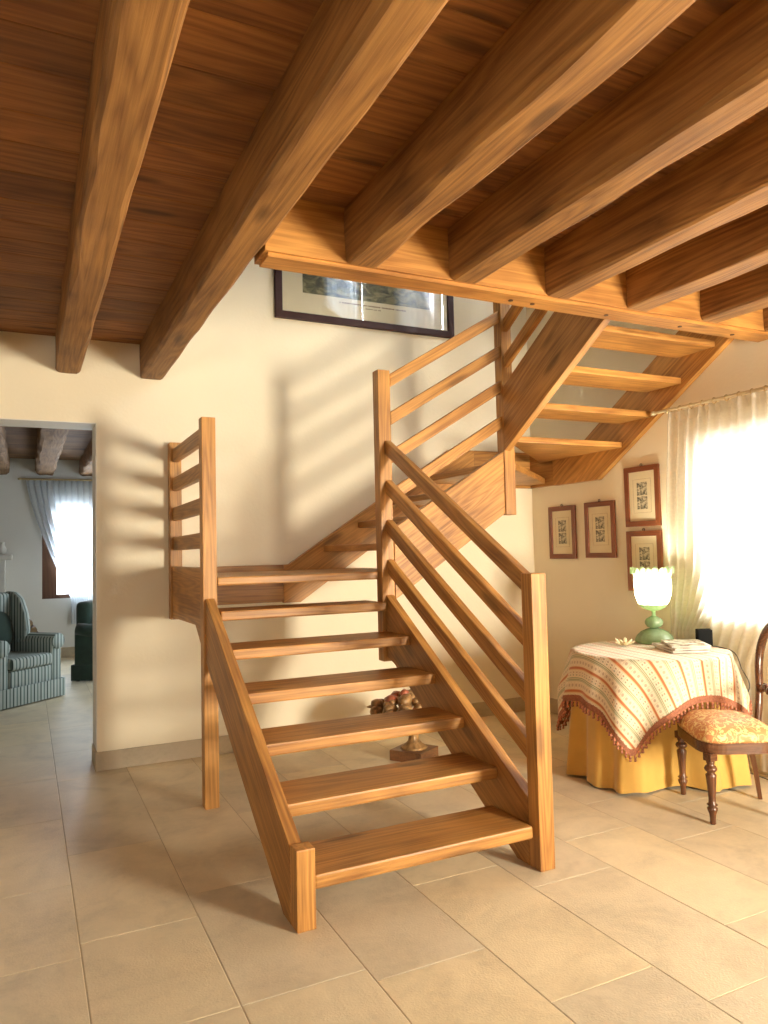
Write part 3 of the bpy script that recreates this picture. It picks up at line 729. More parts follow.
for (a, b, z0, z1, lab) in ((UY0-.15, UY1+.15, UZ0-.5, UZ1+.1, 'sheer white curtain at the upper-floor window over the upper flight'), (VY0-.15, VY1+.15, VZ0-.5, VZ1+.1, 'sheer white curtain at the upper-floor window farther along the wall')):
    cu_ = tag(obj_bm('curtain', curtain_mesh(XR-.06, (a, b), None, z0, z1, nf=8, amp=.02, nu=100, nv=12), M['sheer_cool'], None, (0, 0, 1), smooth=True), lab, 'curtain')
R0 = tag(ring(4.197, 3.87, 2.462), 'small brass curtain ring threaded on the rod above the table window', 'curtain ring', 'brass rings on the table window rod')
for k in range(1, 18):
    c = R0.copy(); COL.objects.link(c); c.matrix_basis = Matrix.Translation((0, -.0975*k, 0)) @ R0.matrix_basis

# ------------------------------------------------------------------ round table, cloths
TX, TY, TZ, TR = 3.722, 3.69, .800, .488
tb = thing('round_table', 'round side table hidden under a mustard cloth below the window', 'table', (TX, TY, 0))
obj_bm('tabletop', bm_lathe([(.445, TZ-.035), (.45, TZ-.03), (.45, TZ-.014), (.445, TZ-.010)], 48, (TX, TY, 0)), M['walnut'], tb)
obj_bm('pedestal', bm_lathe([(.16, .02), (.16, .05), (.05, .09), (.04, .3), (.055, .5), (.04, .7), (.09, TZ-.036)], 24, (TX, TY, 0)), M['walnut'], tb, (0, 0, 1), smooth=True)
for k in range(3):
    a = 2*PI*k/3+.4
    obj_bm('leg', bm_tube([(TX+.12*math.cos(a), TY+.12*math.sin(a), .06), (TX+.25*math.cos(a), TY+.25*math.sin(a), .05), (TX+.33*math.cos(a), TY+.33*math.sin(a), .02)], [.03, .026, .02], 10), M['walnut'], tb)
rsd = random.Random(12)
PLE = [(rsd.uniform(.5, 1), rsd.uniform(0, 6.28)) for _ in range(6)]
def skirt_r(z, a):
    t = max(0.0, 1-max(0, z)/TZ)
    w = math.sin(13*a+PLE[0][1]+.8*math.sin(2*a)) * .7 + .35*math.sin(23*a+PLE[1][1]) + .35*math.sin(7*a+PLE[2][1])
    r = TR-.012+.060*t+.050*(t**.75)*w*(1-.15*t)
    da = (math.degrees(a)-246+180) % 360-180                # the chair's front corner presses the cloth in
    k = max(0.0, 1-(abs(da)/30.0)**2)
    k = k*k*(3-2*k)*max(0.0, min(1.0, (.66-z)/.16))
    return r*(1-k)+min(r, .345)*k
prof = [(0, TZ-.006), (.2, TZ-.006), (.4, TZ-.006), (TR-.02, TZ-.007)]
nz = 26
def skirt_bm():
    bm = bmesh.new(); seg = 240; rows = []
    zs = [TZ-.004]*3+[TZ-.012-(TZ-.012-.012)*(k/nz) for k in range(nz+1)]
    rr = [.02, .25, TR-.03]
    for q, z in enumerate(zs):
        row = []
        for k in range(seg):
            a = 2*PI*k/seg; r = rr[q] if q < 3 else skirt_r(z, a)
            zz = z
            if q == len(zs)-1: zz = .010+.010*(.5+.5*math.sin(9*a))
            if r*math.cos(a)+TX > 4.212: r = (4.212-TX)/math.cos(a)
            row.append(bm.verts.new((TX+r*math.cos(a), TY+r*math.sin(a), zz)))
        rows.append(row)
    for a, b in zip(rows, rows[1:]):
        for k in range(seg): bm.faces.new([a[k], b[k], b[(k+1) % seg], a[(k+1) % seg]])
    bm.faces.new(rows[0])
    return bm
tag(obj_bm('tablecloth', skirt_bm(), M['yellow'], None, (0, 0, 1), smooth=True), 'mustard yellow floor-length cloth falling in pleats from the round table', 'tablecloth')
# striped square topper with tasselled edge
PHI = math.radians(171); HALF, OU, OV = .735, .030, -.025
def topper_pt(th, s):
    """th polar angle of cloth, s 0..1 from centre to hem"""
    c, s_ = math.cos(th-PHI), math.sin(th-PHI)
    edge = min((HALF+OU*(1 if c > 0 else -1))/max(abs(c), 1e-6), (HALF+OV*(1 if s_ > 0 else -1))/max(abs(s_), 1e-6), 1.015)
    rho = s*edge
    u, v = rho*c, rho*s_
    flat = TR-.004
    if rho <= flat: return Vector((TX+rho*math.cos(th), TY+rho*math.sin(th), TZ+.003)), (u, v)
    d = rho-flat
    arc = .02
    z = TZ+.003-max(0, d-.006)
    crn = abs(math.sin(2*(th-PHI)))**1.5
    t = min(1, d/.3)
    wob = .020*t*math.sin(13*th+PLE[0][1]+.8*math.sin(2*th))+.014*t*math.sin(9*th+1.0)
    r = flat+.004+min(d, .012)+.045*t+wob+.040*t*crn
    # never inside the under-cloth
    zz = max(0, z); r = max(r, skirt_r(zz, th)+.010)
    x = TX+r*math.cos(th)
    if x > 4.218: r = (4.218-TX)/math.cos(th)
    return Vector((TX+r*math.cos(th), TY+r*math.sin(th), z)), (u, v)
tp = thing('table_topper', 'cream striped square cloth with tasselled hem draped over the mustard cloth', 'tablecloth', (TX, TY, TZ))
nth, ns = 288, 40
bm = grid_bm(nth, ns, lambda i, j: topper_pt(2*PI*i/nth, .03+.97*j/(ns-1))[0], closed_u=True, uv=lambda i, j: topper_pt(2*PI*i/nth, .03+.97*j/(ns-1))[1])
obj_bm('cloth', bm, M['topper'], tp, (1, 0, 0), smooth=True)
# fringe band
def hem(th, off, dz):
    p, _ = topper_pt(th, 1.0); d = Vector((math.cos(th), math.sin(th), 0)); return p+d*off+Vector((0, 0, dz))
bm = grid_bm(nth, 4, lambda i, j: (lambda p: (p.x, p.y, p.z))(hem(2*PI*i/nth, .004+.002*(j % 2), .014-.013*j)), closed_u=True)
obj_bm('fringe_band', bm, M['fringe'], tp, smooth=True)
# tassels: one built, the others copied; evenly spaced along the hem
hems = [hem(2*PI*i/720, .006, -.024) for i in range(720)]
acc = 0; spots = [hems[0]]
for a, b in zip(hems, hems[1:]):
    acc += (b-a).length
    if acc >= .0295: spots.append(b); acc = 0
spots.sort(key=lambda p: (p-Vector((0, 0, 1.5))).length)
def tassel_bm(p, s=1.0, bm=None):
    return bm_lathe([(r*s, z*s) for r, z in [(.0015, -.040), (.0085, -.038), (.0080, -.028), (.0045, -.023), (.0090, -.017), (.0095, -.010), (.0050, -.003), (.002, .0), (.002, .006)]], 8, (p.x, p.y, p.z), bm=bm)
T0 = None; bm_rest = bmesh.new()
for q, p in enumerate(spots):
    s_ = .85+.35*rsd.random()
    if q >= 100: tassel_bm(p, s_, bm_rest); continue
    if T0 is None:
        T0 = obj_bm('tassel', tassel_bm(p), [M['tassel']], tp, origin=(p.x, p.y, p.z), smooth=True); P0 = p.copy()
    else:
        c = T0.copy(); COL.objects.link(c)
        c.matrix_basis = Matrix.Translation(p-P0) @ T0.matrix_basis @ Matrix.Scale(s_, 4)
rest = obj_bm('tassel_row', bm_rest, M['tassel'], tp, smooth=True); rest['kind'] = 'stuff'

# ------------------------------------------------------------------ glass lamp
LX, LY, LZ = 4.0, 3.905, TZ+.004
lp = thing('table_lamp', 'lit green blown-glass table lamp with a petal-rimmed shade', 'lamp', (LX, LY, LZ))
def lobes(n, d):
    return lambda r, z, a: r*(1+d*math.cos(n*a))
obj_bm('lamp_base', bm_lathe([(.115, 0), (.130, .008), (.130, .025), (.118, .052), (.092, .078), (.055, .096), (.028, .104)], 48, (LX, LY, LZ), rfun=lobes(10, .012)), M['glass_green'], lp, smooth=True)
obj_bm('glass_knob', bm_lathe([(.022, .104), (.045, .112), (.058, .132), (.060, .15), (.05, .168), (.028, .182), (.016, .188)], 40, (LX, LY, LZ), rfun=lobes(8, .03)), M['glass_green'], lp, smooth=True)
obj_bm('stem', bm_lathe([(.016, .188), (.013, .2), (.014, .222), (.024, .228)], 24, (LX, LY, LZ)), M['glass_pale'], lp, smooth=True)
def shade_bm(a0, prof, inner=.004):
    bm = bmesh.new(); seg = 72; rows = []
    for r, z in prof:
        row = []
        for k in range(seg):
            a = 2*PI*k/seg; row.append(bm.verts.new((LX+r*(1+.02*math.cos(12*a))*math.cos(a), LY+r*(1+.02*math.cos(12*a))*math.sin(a), LZ+z)))
        rows.append(row)
    for p, q in zip(rows, rows[1:]):
        for k in range(seg): bm.faces.new([p[k], p[(k+1) % seg], q[(k+1) % seg], q[k]])
    return bm, rows
bm, _ = shade_bm(0, [(.018, .226), (.04, .232), (.075, .25), (.102, .287), (.120, .335), (.125, .39), (.124, .43), (.123, .462)])
obj_bm('lamp_shade', bm, M['shade'], lp, smooth=True)
# curled petals round the rim
bm = bmesh.new()
npet = 10
for k in range(npet):
    a = 2*PI*k/npet; V = []
    for i in range(9):
        s = (i/8-.5); row = []
        for j in range(7):
            t = j/6; w = (1-.25*t*t)*.94; ang = a+s*2*PI/npet*w
            rr = .1235+.006*t+.020*t**4; z = .452+.112*t-.050*(abs(s)*2)**2*t-.018*t*t*t
            if t > .8: z -= .010*(t-.8)/.2
            row.append(bm.verts.new((LX+rr*math.cos(ang), LY+rr*math.sin(ang), LZ+z)))
        V.append(row)
    for i in range(8):
        for j in range(6): bm.faces.new([V[i][j], V[i+1][j], V[i+1][j+1], V[i][j+1]])
obj_bm('petal_rim', bm, M['glass_pale'], lp, smooth=True)
bm, _ = shade_bm(0, [(.0195, .2255), (.043, .2305), (.078, .248), (.0985, .274)])
obj_bm('shade_cup', bm, M['glass_green'], lp, smooth=True)
obj_bm('bulb', bm_blob((LX, LY, LZ+.36), (.042, .042, .055), 3), M['bulb'], lp, smooth=True)
# cord down the right side of the table
def out_pt(deg, z, g=.014):
    a = math.radians(deg)
    r = max([skirt_r(z, a)]+[math.hypot(q[0].x-TX, q[0].y-TY) for q in [topper_pt(a, .6+.4*k/30) for k in range(31)] if abs(q[0].z-z) < .03])+g
    return (TX+r*math.cos(a), TY+r*math.sin(a), z)
pts = [(LX+.11, LY-.07, TZ+.012), (4.10, 3.66, TZ+.010), (4.13, 3.48, TZ+.010), out_pt(-36, TZ-.02), out_pt(-37, .68), out_pt(-37, .56), out_pt(-37, .40), out_pt(-38, .2), out_pt(-38, .05), (4.19, 3.2, .008), (4.1, 3.05, .008), (4.0, 2.8, .008), (4.05, 2.5, .008)]
def spline(pts, n=6):
    out = []; P = [Vector(p) for p in pts]; P = [P[0]]+P+[P[-1]]
    for i in range(1, len(P)-2):
        for k in range(n):
            t = k/n; a, b, c, d = P[i-1], P[i], P[i+1], P[i+2]
            out.append(.5*((2*b)+(-a+c)*t+(2*a-5*b+4*c-d)*t*t+(-a+3*b-3*c+d)*t**3))
    out.append(P[-2]); return out
obj_bm('cord', bm_tube(spline(pts), .0035, 6), M['cable_black'], lp, smooth=True)

# ------------------------------------------------------------------ things on the table
def magazine(z, dx, dy, rz, cover, label):
    t = thing('magazine', label, 'magazine', (3.865+dx, 3.545+dy, z), 'magazines on the striped cloth', rz)
    W = WM[t.name]
    def add(nm, bm, m):
        bm.transform(W); return obj_bm(nm, bm, m, t, W.to_3x3() @ Vector((1, 0, 0)))
    add('pages', bm_box(-.119, .118, -.154, .154, .0015, .0135, .001), M['white_print'])
    add('cover', bm_box(-.120, .121, -.156, .156, .0136, .0152, 0), cover)
    add('cover', bm_box(-.120, .121, -.156, .156, 0, .0014, 0), cover)
    return t
RZ = math.radians(-25)
magazine(TZ+.0045, 0, 0, RZ, M['mag_cover2'], 'glossy magazine lying lowest in the little pile beside the lamp')
magazine(TZ+.0205, .0, .01, RZ+.10, M['mag_cover'], 'glossy magazine with green pictures in the middle of the little pile')
magazine(TZ+.0365, .022, -.012, RZ-.16, M['mag_cover'], 'glossy magazine lying open to view on top of the little pile')
bx = thing('desk_clock', 'small black square clock standing behind the magazines with its back turned', 'clock', (4.150, 3.605, TZ+.004), rz=math.radians(-28))
W = WM[bx.name]
def addt(t, nm, bm, m, sm=False):
    bm.transform(WM[t.name]); return obj_bm(nm, bm, m, t, smooth=sm)
# clock sits on the cloth, tilted back a little
addt(bx, 'case', bm_box(-.048, .048, -.018, .022, .001, .108, .004), M['black'])
addt(bx, 'rim', bm_box(-.051, .051, .022, .030, .001, .112, .004), M['black'])
fl = thing('silk_flower', 'cream silk flower lying on the cloth left of the lamp', 'flower', (3.71, 3.90, TZ+.004))
for k in range(9):
    a = 2*PI*k/9; bm = bmesh.new(); bmesh.ops.create_icosphere(bm, subdivisions=2, radius=1)
    bm.transform(Matrix.Translation((.040*math.cos(a), .040*math.sin(a), .018+.012*(k % 2))) @ Matrix.Rotation(a, 4, 'Z') @ Matrix.Rotation(-.45-.3*(k % 2), 4, 'Y') @ Matrix.Diagonal((.035, .014, .005, 1)))
    addt(fl, 'petal', bm, M['cream_petal'], True)
addt(fl, 'flower_centre', bm_blob((0, 0, .018), (.016, .016, .012)), M['piping_gold'], True)

# ------------------------------------------------------------------ upholstered balloon-back chair
A_ = Vector((3.305, 2.87, 0)); B_ = Vector((3.545, 3.285, 0)); C_ = Vector((3.85, 3.02, 0))
fdir = (B_-A_).normalized()          # along the front edge
bdir = Vector((fdir.y, -fdir.x, 0))  # front -> back
D_ = C_-fdir*.36
ch = thing('balloon_back_chair', 'carved walnut balloon-back chair with an orange damask seat drawn up to the table', 'chair', ((A_+B_+C_+D_)/4)[:])
WAL = M['walnut']
legp = [(.012, 0), (.0155, .004), (.015, .03), (.018, .055), (.026, .075), (.0275, .085), (.018, .094), (.0285, .104), (.019, .112), (.0185, .13), (.022, .19), (.027, .245), (.0285, .26), (.018, .272), (.031, .284), (.034, .293), (.028, .305), (.018, .313), (.022, .325), (.022, .335)]
for P in (A_, B_):
    o = obj_bm('leg', bm_lathe(legp, 20, P[:]), WAL, ch, (0, 0, 1), smooth=True)
    obj_bm('leg_block', bm_box(P.x-.026, P.x+.026, P.y-.026, P.y+.026, .334, .375, .003), WAL, o)
def back_leg(P, s):
    pts = [P+bdir*.035, P+bdir*.018+Vector((0, 0, .15)), P+Vector((0, 0, .28))-bdir*.004, P-bdir*.006+Vector((0, 0, .385))]
    return obj_bm('leg', bm_tube(pts, [.016, .019, .022, .024], 4), WAL, ch, (0, 0, 1))
for P in (C_-bdir*.02, D_-bdir*.02): back_leg(P, 1)
# seat rail follows a rounded trapezoid
def seat_outline(n=64, grow=0.0):
    fc = (A_+B_)/2-bdir*.045; bc = (C_+D_)/2-bdir*.02
    dep = (bc-fc).length; out = []
    for k in range(n):
        a = 2*PI*k/n; c, s = math.cos(a), math.sin(a)
        e = .42
        x = abs(c)**e*(1 if c >= 0 else -1); y = abs(s)**e*(1 if s >= 0 else -1)
        t = (y+1)/2; half = (.262*(1-t)+.215*t)+grow
        ctr = fc+(bc-fc)*t
        out.append(ctr+fdir*x*half+bdir*y*grow)
    return out
def ring_solid(out_, z0, z1, shrink=.0):
    bm = bmesh.new(); A = [bm.verts.new((p.x, p.y, z0)) for p in out_]; B = [bm.verts.new((p.x, p.y, z1)) for p in out_]
    n = len(out_)
    for k in range(n): bm.faces.new([A[k], A[(k+1) % n], B[(k+1) % n], B[k]])
    bm.faces.new(A[::-1]); bm.faces.new(B); return bm
obj_bm('seat_rail', ring_solid(seat_outline(), .368, .425), WAL, ch, bdir[:])
def cushion():
    o0 = seat_outline(96, -.004); c = sum((p for p in o0), Vector())/len(o0); bm = bmesh.new(); rows = []
    for s, z in ((1.0, .424), (1.015, .440), (1.012, .458), (.97, .478), (.89, .495), (.76, .512), (.56, .526), (.3, .535), (.1, .537)):
        rows.append([bm.verts.new((c.x+(p.x-c.x)*s, c.y+(p.y-c.y)*s, z)) for p in o0])
    n = len(o0)
    for a, b in zip(rows, rows[1:]):
        for k in range(n): bm.faces.new([a[k], a[(k+1) % n], b[(k+1) % n], b[k]])
    bm.faces.new(rows[-1]); bm.faces.new(rows[0][::-1]); return bm
obj_bm('seat', cushion(), M['damask'], ch, bdir[:], smooth=True)
# balloon back: closed oval loop rising from the back rail, waisted at the bottom
bcn = (C_+D_)/2-bdir*.005
def bk(x, z): return bcn+fdir*x+bdir*(.02+.16*(z-.42))+Vector((0, 0, z))
loop = [(.165, .40), (.172, .47), (.182, .56), (.208, .66), (.238, .75), (.248, .83), (.230, .91), (.178, .985), (.10, 1.03), (0, 1.045)]
loop = loop+[(-x, z) for x, z in loop[::-1][1:]]
P = spline([bk(x, z) for x, z in loop], 5)
rad = [.022+.008*math.sin(PI*k/(len(P)-1)) for k in range(len(P))]
obj_bm('backrest_frame', bm_tube(P, rad, 10, flat=.75), WAL, ch, smooth=True)
S = spline([bk(.195, .62), bk(.13, .655), bk(.09, .635), bk(.05, .66), bk(0, .675), bk(-.05, .66), bk(-.09, .635), bk(-.13, .655), bk(-.195, .62)], 5)
obj_bm('back_splat', bm_tube(S, [.016+.008*abs(math.sin(k*.35)) for k in range(len(S))], 10, flat=.7), WAL, ch, smooth=True)
C5 = bk(0, 1.055)
bm = bm_blob(C5[:], (.045, .045, .028), 2, .3, 9)
for sx in (-1, 1): merge(bm, bm_blob((C5+fdir*.05*sx-Vector((0, 0, .008)))[:], (.028, .028, .02), 2, .2, 9))
obj_bm('crest', bm, WAL, ch, smooth=True)
# white cable loop on the floor behind the chair
cab = spline([(4.262, 3.05, .30), (4.24, 3.0, .16), (4.18, 2.95, .06), (4.10, 2.85, .012), (4.05, 2.7, .010), (4.05, 2.5, .010), (4.12, 2.2, .010)], 8)
tag(obj_bm('power_cable', bm_tube(cab, .006, 8), M['cable_white'], smooth=True), 'pale cable curling down to the floor under the window behind the chair', 'cable')

# ------------------------------------------------------------------ carved fruit stand under the stairs
OX, OY = 2.52, 4.78
orn = thing('carved_fruit_stand', 'gilded carved fruit basket on a square wooden foot, on the floor behind the stairs', 'ornament', (OX, OY, 0), rz=math.radians(32))
addt(orn, 'plinth', bm_box(-.13, .13, -.13, .13, 0, .075, .006), M['gilt_dark'])
addt(orn, 'stem', bm_lathe([(.095, .075), (.088, .088), (.06, .105), (.04, .13), (.033, .16), (.03, .19), (.045, .215), (.05, .22), (.035, .235)], 32, rfun=lobes(12, .07)), M['gilt'], True)
BX = -.075
def shifted(bm, k=1.4):
    bm.transform(Matrix.Translation((BX, -BX*.3, 0)) @ Matrix.Diagonal((k, k, 1, 1))); return bm
addt(orn, 'bowl', shifted(bm_lathe([(.03, .23), (.06, .24), (.13, .265), (.17, .29), (.18, .305), (.165, .31)], 40, rfun=lobes(14, .05))), M['gilt'], True)
rf = random.Random(9)
for k in range(64):
    a = rf.random()*2*PI; q = rf.random()**.5; r = .165*q; z = .33+.13*(1-q)+rf.random()*.05; s = .022+.024*rf.random()
    addt(orn, 'carved_fruit', shifted(bm_blob((r*math.cos(a), r*math.sin(a), z), (s*.8, s*.8, s*.95), 2, .25, 8, k)), M['fruit_red'] if k % 9 == 4 else M['gilt'], True)
for k in range(16):
    a = 2*PI*k/16; bm = bmesh.new(); bmesh.ops.create_icosphere(bm, subdivisions=2, radius=1)
    for v in bm.verts: v.co.z += .35*math.sin(v.co.x*4)*.5
    bm.transform(Matrix.Rotation(a, 4, 'Z') @ Matrix.Translation((.160, 0, .315+.03*(k % 3))) @ Matrix.Rotation(.5-.5*(k % 2), 4, 'Y') @ Matrix.Diagonal((.042, .022, .012, 1)))
    addt(orn, 'carved_leaf', shifted(bm), M['gilt'], True)

# ------------------------------------------------------------------ FAR ROOM
FY = 12.2; FYW = YW+WT
far_ceil_z = 2.985
plank_ceiling('ceiling_far', -3.6, 2.6, FYW, FY, far_ceil_z, M['far_plank'], .14, .2, seed=5)
for i, (a, b, lab) in enumerate(((-1.06, -.83, 'greyish old beam in the next room, farthest from the window'), (-.48, -.215, 'greyish old beam in the next room above the fireplace side'), (.125, .385, 'greyish old beam in the next room ending above the left end of the curtain rod'),
                     (.74, 1.0, 'greyish old beam in the next room half hidden by the door jamb'), (1.36, 1.6, 'greyish old beam in the next room beyond the door jamb'))):
    tag(rustic('ceiling_beam', a, b, FYW+.005, FY-.005, 2.74, far_ceil_z-.002, M['far_beam'], 20+i, .014, ch=.035), lab, 'beam', 'old beams of the next room', 'thing')
wx0, wx1, wz0, wz1 = .222, 1.75, .885, 2.32
bm = bmesh.new()
bm_box(-3.6, wx0, FY, FY+.4, 0, far_ceil_z+.1, bm=bm); bm_box(wx1, 2.6, FY, FY+.4, 0, far_ceil_z+.1, bm=bm)
bm_box(wx0, wx1, FY, FY+.4, 0, wz0, bm=bm); bm_box(wx0, wx1, FY, FY+.4, wz1, far_ceil_z+.1, bm=bm)
structure(obj_bm('wall_far', bm, M['plaster_white']))
structure(box('wall_far_right', 2.6, 2.8, FYW, FY+.4, 0, 3.1, M['plaster_white'], bev=0))
structure(box('wall_far_left', -3.8, -3.6, FYW, FY+.4, 0, 3.1, M['plaster_white'], bev=0))
structure(box('wall_far_near', -3.6, DX0-.001, FYW+.001, FYW+.02, 0, 2.98, M['plaster_white'], bev=0))
structure(box('wall_far_near_right', DX1+.001, 2.6, FYW+.001, FYW+.02, 0, 2.98, M['plaster_white'], bev=0))
baseboard('baseboard_far', -3.6, 2.6, FY-.015, FY, h=.15)
w4 = casement('window_4', 'y', wx0, wx1, wz0, wz1, FY+.03, 1, M['win_wood'])
for a, b in ((wx0+.002, wx0+.20), (wx1-.20, wx1-.002)):
    box('shutter', a, b, FY+.004, FY+.03, wz0+.01, wz1-.01, M['win_wood'], w4, .004, (0, 0, 1))
rd = thing('curtain_rod', 'slim brass curtain rod across the window of the next room', 'curtain rod', (.8, 12.1, 2.66))
obj_bm('pole', bm_tube([(-.06, 12.10, 2.672), (1.95, 12.10, 2.672)], .013, 12), M['brass'], rd, (1, 0, 0))
obj_bm('finial', bm_blob((-.08, 12.10, 2.672), (.03, .02, .02)), M['brass'], rd, smooth=True)
for x in (0.05, 1.9): obj_bm('bracket', bm_tube([(x, 12.10, 2.66), (x, FY-.004, 2.66)], .007, 8), M['brass'], rd)
def sw_far(t):
    z = 2.65+(.5-2.65)*t; k = max(0, min(1, t/.83)); lo = .0+.62*k**1.35
    return (lo, 1.12-.10*k)
cf = thing('curtain', 'sheer white curtain drawn aside at the window of the next room', 'curtain', (.5, 12.1, 2.65))
obj_bm('curtain_panel', curtain_mesh(12.115, (0, 1.12), None, .5, 2.65, nf=13, amp=.03, plane='y', sweep=sw_far, nv=50), M['sheer_cool'], cf, (0, 0, 1), smooth=True)
obj_bm('heading', curtain_mesh(12.115, (0, 1.12), None, 2.57, 2.655, nf=13, amp=.031, plane='y', nv=4), M['sheer_cool'], cf, (0, 0, 1), smooth=True)
FR0 = tag(ring(.03, 12.10, 2.665, 'y'), 'small curtain ring on the brass rod in the next room', 'curtain ring', 'rings on the far room rod')
for k in range(1, 12):
    c = FR0.copy(); COL.objects.link(c); c.matrix_basis = Matrix.Translation((.095*k, 0, 0)) @ FR0.matrix_basis

# fireplace mantel at the left edge of the doorway view
mn = thing('fireplace', 'pale stone fireplace with a stepped mantel shelf against the far wall', 'fireplace', (-.95, 11.9, 0))
box('jamb', -.50, -.26, 11.75, FY-.001, 0, 1.48, M['mantel'], mn, .01, (0, 0, 1))
box('jamb', -1.75, -1.50, 11.75, FY-.001, 0, 1.48, M['mantel'], mn, .01, (0, 0, 1))
box('lintel', -1.499, -.501, 11.75, FY-.001, 1.12, 1.48, M['mantel'], mn, .01)
box('mantel_shelf', -1.82, -.17, 11.66, FY-.001, 1.481, 1.56, M['mantel'], mn, .02)
box('firebox', -1.499, -.501, 12.0, FY-.001, 0, 1.118, M['black'], mn, 0)
vs = thing('mantel_vase', 'small white vase on the mantel shelf', 'vase', (-.30, 11.88, 1.562))
addt(vs, 'vase_body', bm_lathe([(.03, 0), (.05, .03), (.055, .08), (.03, .13), (.025, .16), (.035, .175)], 24), M['white_print'], True)
# scroll carved bracket ornament standing by the hearth
# firewood
rl = random.Random(2)
BKX, BKY = -.02, 10.8
tag(obj_bm('log_basket', bm_lathe([(.001, .03), (.19, .03), (.20, 0), (.22, .15), (.24, .40), (.25, .44), (.235, .44), (.21, .16), (.18, .05), (.001, .05)], 28, (BKX, BKY, 0)), M['wicker'], smooth=True), 'dark wicker log basket behind the striped armchair', 'basket')
logs = [(-.15, .489, 'pale split log lying at the left across the basket rim'), (-.05, .489, 'split log lying second from the left across the basket rim'), (.05, .489, 'dark log lying third across the basket rim'), (.15, .489, 'log lying at the right across the basket rim beside the armchair arm'),
        (-.10, .578, 'pale log in the upper layer of the pile, on its left'), (.0, .578, 'log in the middle of the upper layer of the pile'), (.10, .578, 'dark log in the upper layer of the pile, on its right'), (-.05, .667, 'topmost log of the firewood pile, left'), (.05, .667, 'topmost log of the firewood pile, right')]
for i, (x, z, lab) in enumerate(logs):
    d = Vector((.06, -1, 0)).normalized()*(.25+.03*rl.random()); c = Vector((BKX+x, BKY-.02*rl.random(), z))
    t = thing('firewood_log', lab, 'log', c[:], 'firewood on the log basket')
    r = .043+.002*rl.random()
    obj_bm('bark', bm_tube([c-d, c, c+d], [r, r*1.02, r*.97], 9), M['bark'], t)
    for e, sg in ((c+d, 1), (c-d, -1)):
        obj_bm('cut_end', bm_tube([e+d.normalized()*.0005*sg, e+d.normalized()*.003*sg], r*.92, 9), M['log_end'], t)

# --- armchairs: striped wing chair and green chair
def uvbox(bm, scale=1.0):
    lay = bm.loops.layers.uv.verify()
    for f in bm.faces:
        n = f.normal
        for l in f.loops:
            c = l.vert.co
            l[lay].uv = (c.y, c.z) if abs(n.x) > abs(n.y)*1.2 and abs(n.x) > abs(n.z) else (c.x, c.z if abs(n.y) > abs(n.z) else c.y)
    return bm
def pad(x0, x1, y0, y1, z0, z1, b=.05, seg=5): return bm_box(x0, x1, y0, y1, z0, z1, b, seg)
def armchair(name, label, loc, rz, mat, wings=True, skirt=True):
    """local: faces -Y, width along X"""
    t = thing(name, label, 'armchair', loc, rz=rz); W = WM[t.name]
    def add(nm, bm, par=None, m=None):
        bmesh.ops.recalc_face_normals(bm, faces=bm.faces); bm.normal_update(); uvbox(bm); bm.transform(W)
        return obj_bm(nm, bm, m or mat, par or t, W.to_3x3() @ Vector((1, 0, 0)), smooth=True)
    add('seat_frame', pad(-.27, .27, -.38, .34, .17, .36, .02, 3))
    add('seat', pad(-.265, .265, -.405, .25, .362, .49, .045))
    for s in (-1, 1):
        x0, x1 = (.27, .41) if s > 0 else (-.41, -.27)
        prof = [(x0, .16), (x1, .16), (x1+.0*s, .50), (x1, .56)]
        bm = pad(x0, x1, -.37, .36, .16, .60, .03, 3); arm = add('arm', bm)
        cx_ = (x0+x1)/2+.012*s
        bm = bm_tube([(cx_, -.385, .60), (cx_, -.38, .60), (cx_, .2, .60), (cx_, .34, .62)], [.082, .085, .085, .08], 20)
        add('arm_roll', bm, arm)
        if wings:
            xw0, xw1 = (.27, .34) if s > 0 else (-.34, -.27)
            pts = [(.02, .62), (.0, .72), (.03, .90), (.10, 1.06), (.20, 1.13), (.34, 1.14), (.38, .62)]
            add('wing', bm_prism(pts, 0, xw0, xw1, .025))
    bm = pad(-.29, .29, .22, .40, .36, 1.13 if wings else .95, .07); bm.transform(Matrix.Shear('XZ', 4, (0, 0)))
    add('backrest', bm)
    if skirt:
        for (x0, x1, y0, y1) in ((-.415, .415, -.415, -.40), (-.415, -.40, -.40, .38), (.40, .415, -.40, .38), (-.415, .415, .38, .395)):
            bm = bm_box(x0, x1, y0, y1, .012, .20, .004); add('skirt', bm)
    for sx in (-.36, .36):
        for sy_ in (-.33, .33): add('leg', bm_lathe([(.02, 0), (.025, .17)], 12, (sx, sy_, 0)), None, M['walnut'])
    return t
ac = armchair('wing_armchair', 'blue and white striped wing armchair beyond the doorway', (-.194, 8.86, 0), math.radians(42), M['ticking'])
cu = thing('cushion', 'dark green cushion leaning in the striped wing armchair', 'cushion', (-.27, 8.99, .495), rz=math.radians(42))
bm = bm_blob((0, 0, 0), (.22, .075, .22), 3)
for v in bm.verts:
    s = max(abs(v.co.x), abs(v.co.z)); v.co.x *= 1+.25*abs(v.co.z)/.22*.6; v.co.z *= 1+.25*abs(v.co.x)/.22*.6
bm.transform(Matrix.Translation((.02, .06, .245)) @ Matrix.Rotation(-.25, 4, 'X'))
addt(cu, 'cushion_cover', bm, M['green_cloth'], True)
g = armchair('green_armchair', 'dark green slipcovered armchair mostly hidden by the door jamb', (1.03, 9.95, 0), math.radians(64), M['green_cloth'], wings=False)
cu2 = thing('cushion', 'rust cushion with gold piping propped in the green armchair', 'cushion', (.93, 9.93, .495), rz=math.radians(58))
bm = bm_blob((0, 0, 0), (.20, .07, .16), 3)
bm.transform(Matrix.Translation((0, .0, .19)) @ Matrix.Rotation(-.3, 4, 'X'))
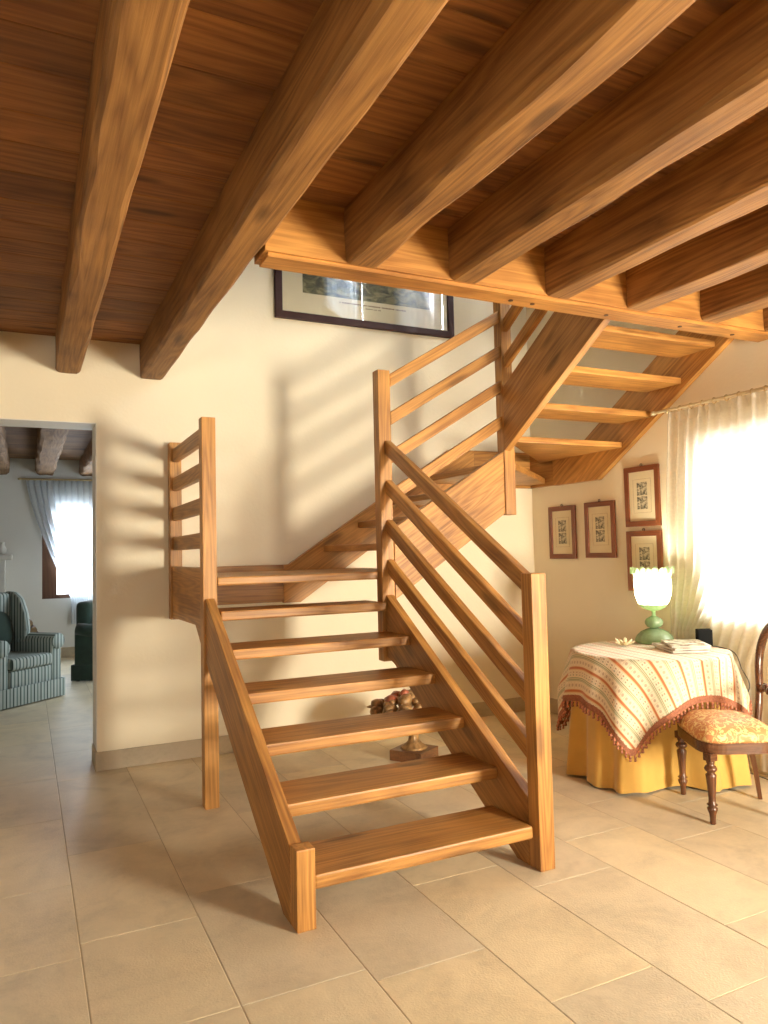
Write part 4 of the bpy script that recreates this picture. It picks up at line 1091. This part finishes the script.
addt(cu2, 'cushion_cover', bm, M['rust_cloth'], True)
bm = bm_tube([(.202*math.cos(a), 0, .162*math.sin(a)) for a in [2*PI*k/32 for k in range(33)]], .008, 6, caps=False)
bm.transform(Matrix.Translation((0, .0, .19)) @ Matrix.Rotation(-.3, 4, 'X'))
addt(cu2, 'piping', bm, M['piping_gold'], True)

# ------------------------------------------------------------------ LIGHTS
def area(name, loc, target, sx, sy_, power, col):
    l = bpy.data.lights.new(name, 'AREA'); l.shape = 'RECTANGLE'; l.size = sx; l.size_y = sy_; l.energy = power; l.color = col
    o = bpy.data.objects.new(name, l); COL.objects.link(o)
    d = (Vector(target)-Vector(loc)).normalized(); o.matrix_world = Matrix.Translation(loc) @ d.to_track_quat('-Z', 'Y').to_matrix().to_4x4()
    return o
area('daylight_front_window', ((FX0+FX1)/2, YF-.06, (FZ0+FZ1)/2), ((FX0+FX1)/2-.3, 4, 1.6), FX1-FX0-.1, FZ1-FZ0-.1, 480, (1, .895, .71))
area('added_fill_front_left', ((GX0+GX1)/2, YF-.06, (GZ0+GZ1)/2), (4.0, 4.2, 1.5), 1.1, 1.1, 80, (1, .93, .76))  # soft fill added behind the camera to brighten the right wall
area('daylight_table_window', (XR+1.7, (WY0+WY1)/2-.1, 1.9), (0, (WY0+WY1)/2-.3, 1.3), 2.8, 2.4, 900, (1, .98, .94))
area('daylight_upper_window', (XR+.36, (UY0+UY1)/2, (UZ0+UZ1)/2), (2.2, (UY0+UY1)/2+.9, 3.4), .8, 1.2, 330, (.88, .94, 1.0))
area('daylight_upper_window_far', (XR+.36, (VY0+VY1)/2, (VZ0+VZ1)/2), (1.0, (VY0+VY1)/2+1.0, 4.2), .9, 1.1, 150, (.72, .86, 1.0))
area('daylight_far_window', ((wx0+wx1)/2, FY+.5, 1.65), (.2, 8, 1.6), 1.5, 1.4, 190, (.80, .91, 1.0))
area('area_far_side', (2.4, 8.6, 1.6), (-1, 8.8, .8), 1.2, 1.3, 50, (.80, .91, 1.0))  # area light standing inside the far room; that side wall has no window

w = bpy.data.worlds.new('sky'); SC.world = w; w.use_nodes = True
nt = w.node_tree; bg = nt.nodes['Background']; bg.inputs[0].default_value = (.86, .93, 1, 1); bg.inputs[1].default_value = 3.0

SC.view_settings.view_transform = 'Standard'; SC.view_settings.look = 'None'; SC.view_settings.gamma = 1
SC.view_settings.use_curve_mapping = False; SC.view_settings.exposure = -0.04
SC.cycles.max_bounces = 10; SC.cycles.diffuse_bounces = 6; SC.cycles.transparent_max_bounces = 16
SC.cycles.sample_clamp_indirect = 6; SC.cycles.use_denoising = True
SC.cycles.caustics_reflective = False; SC.cycles.caustics_refractive = False
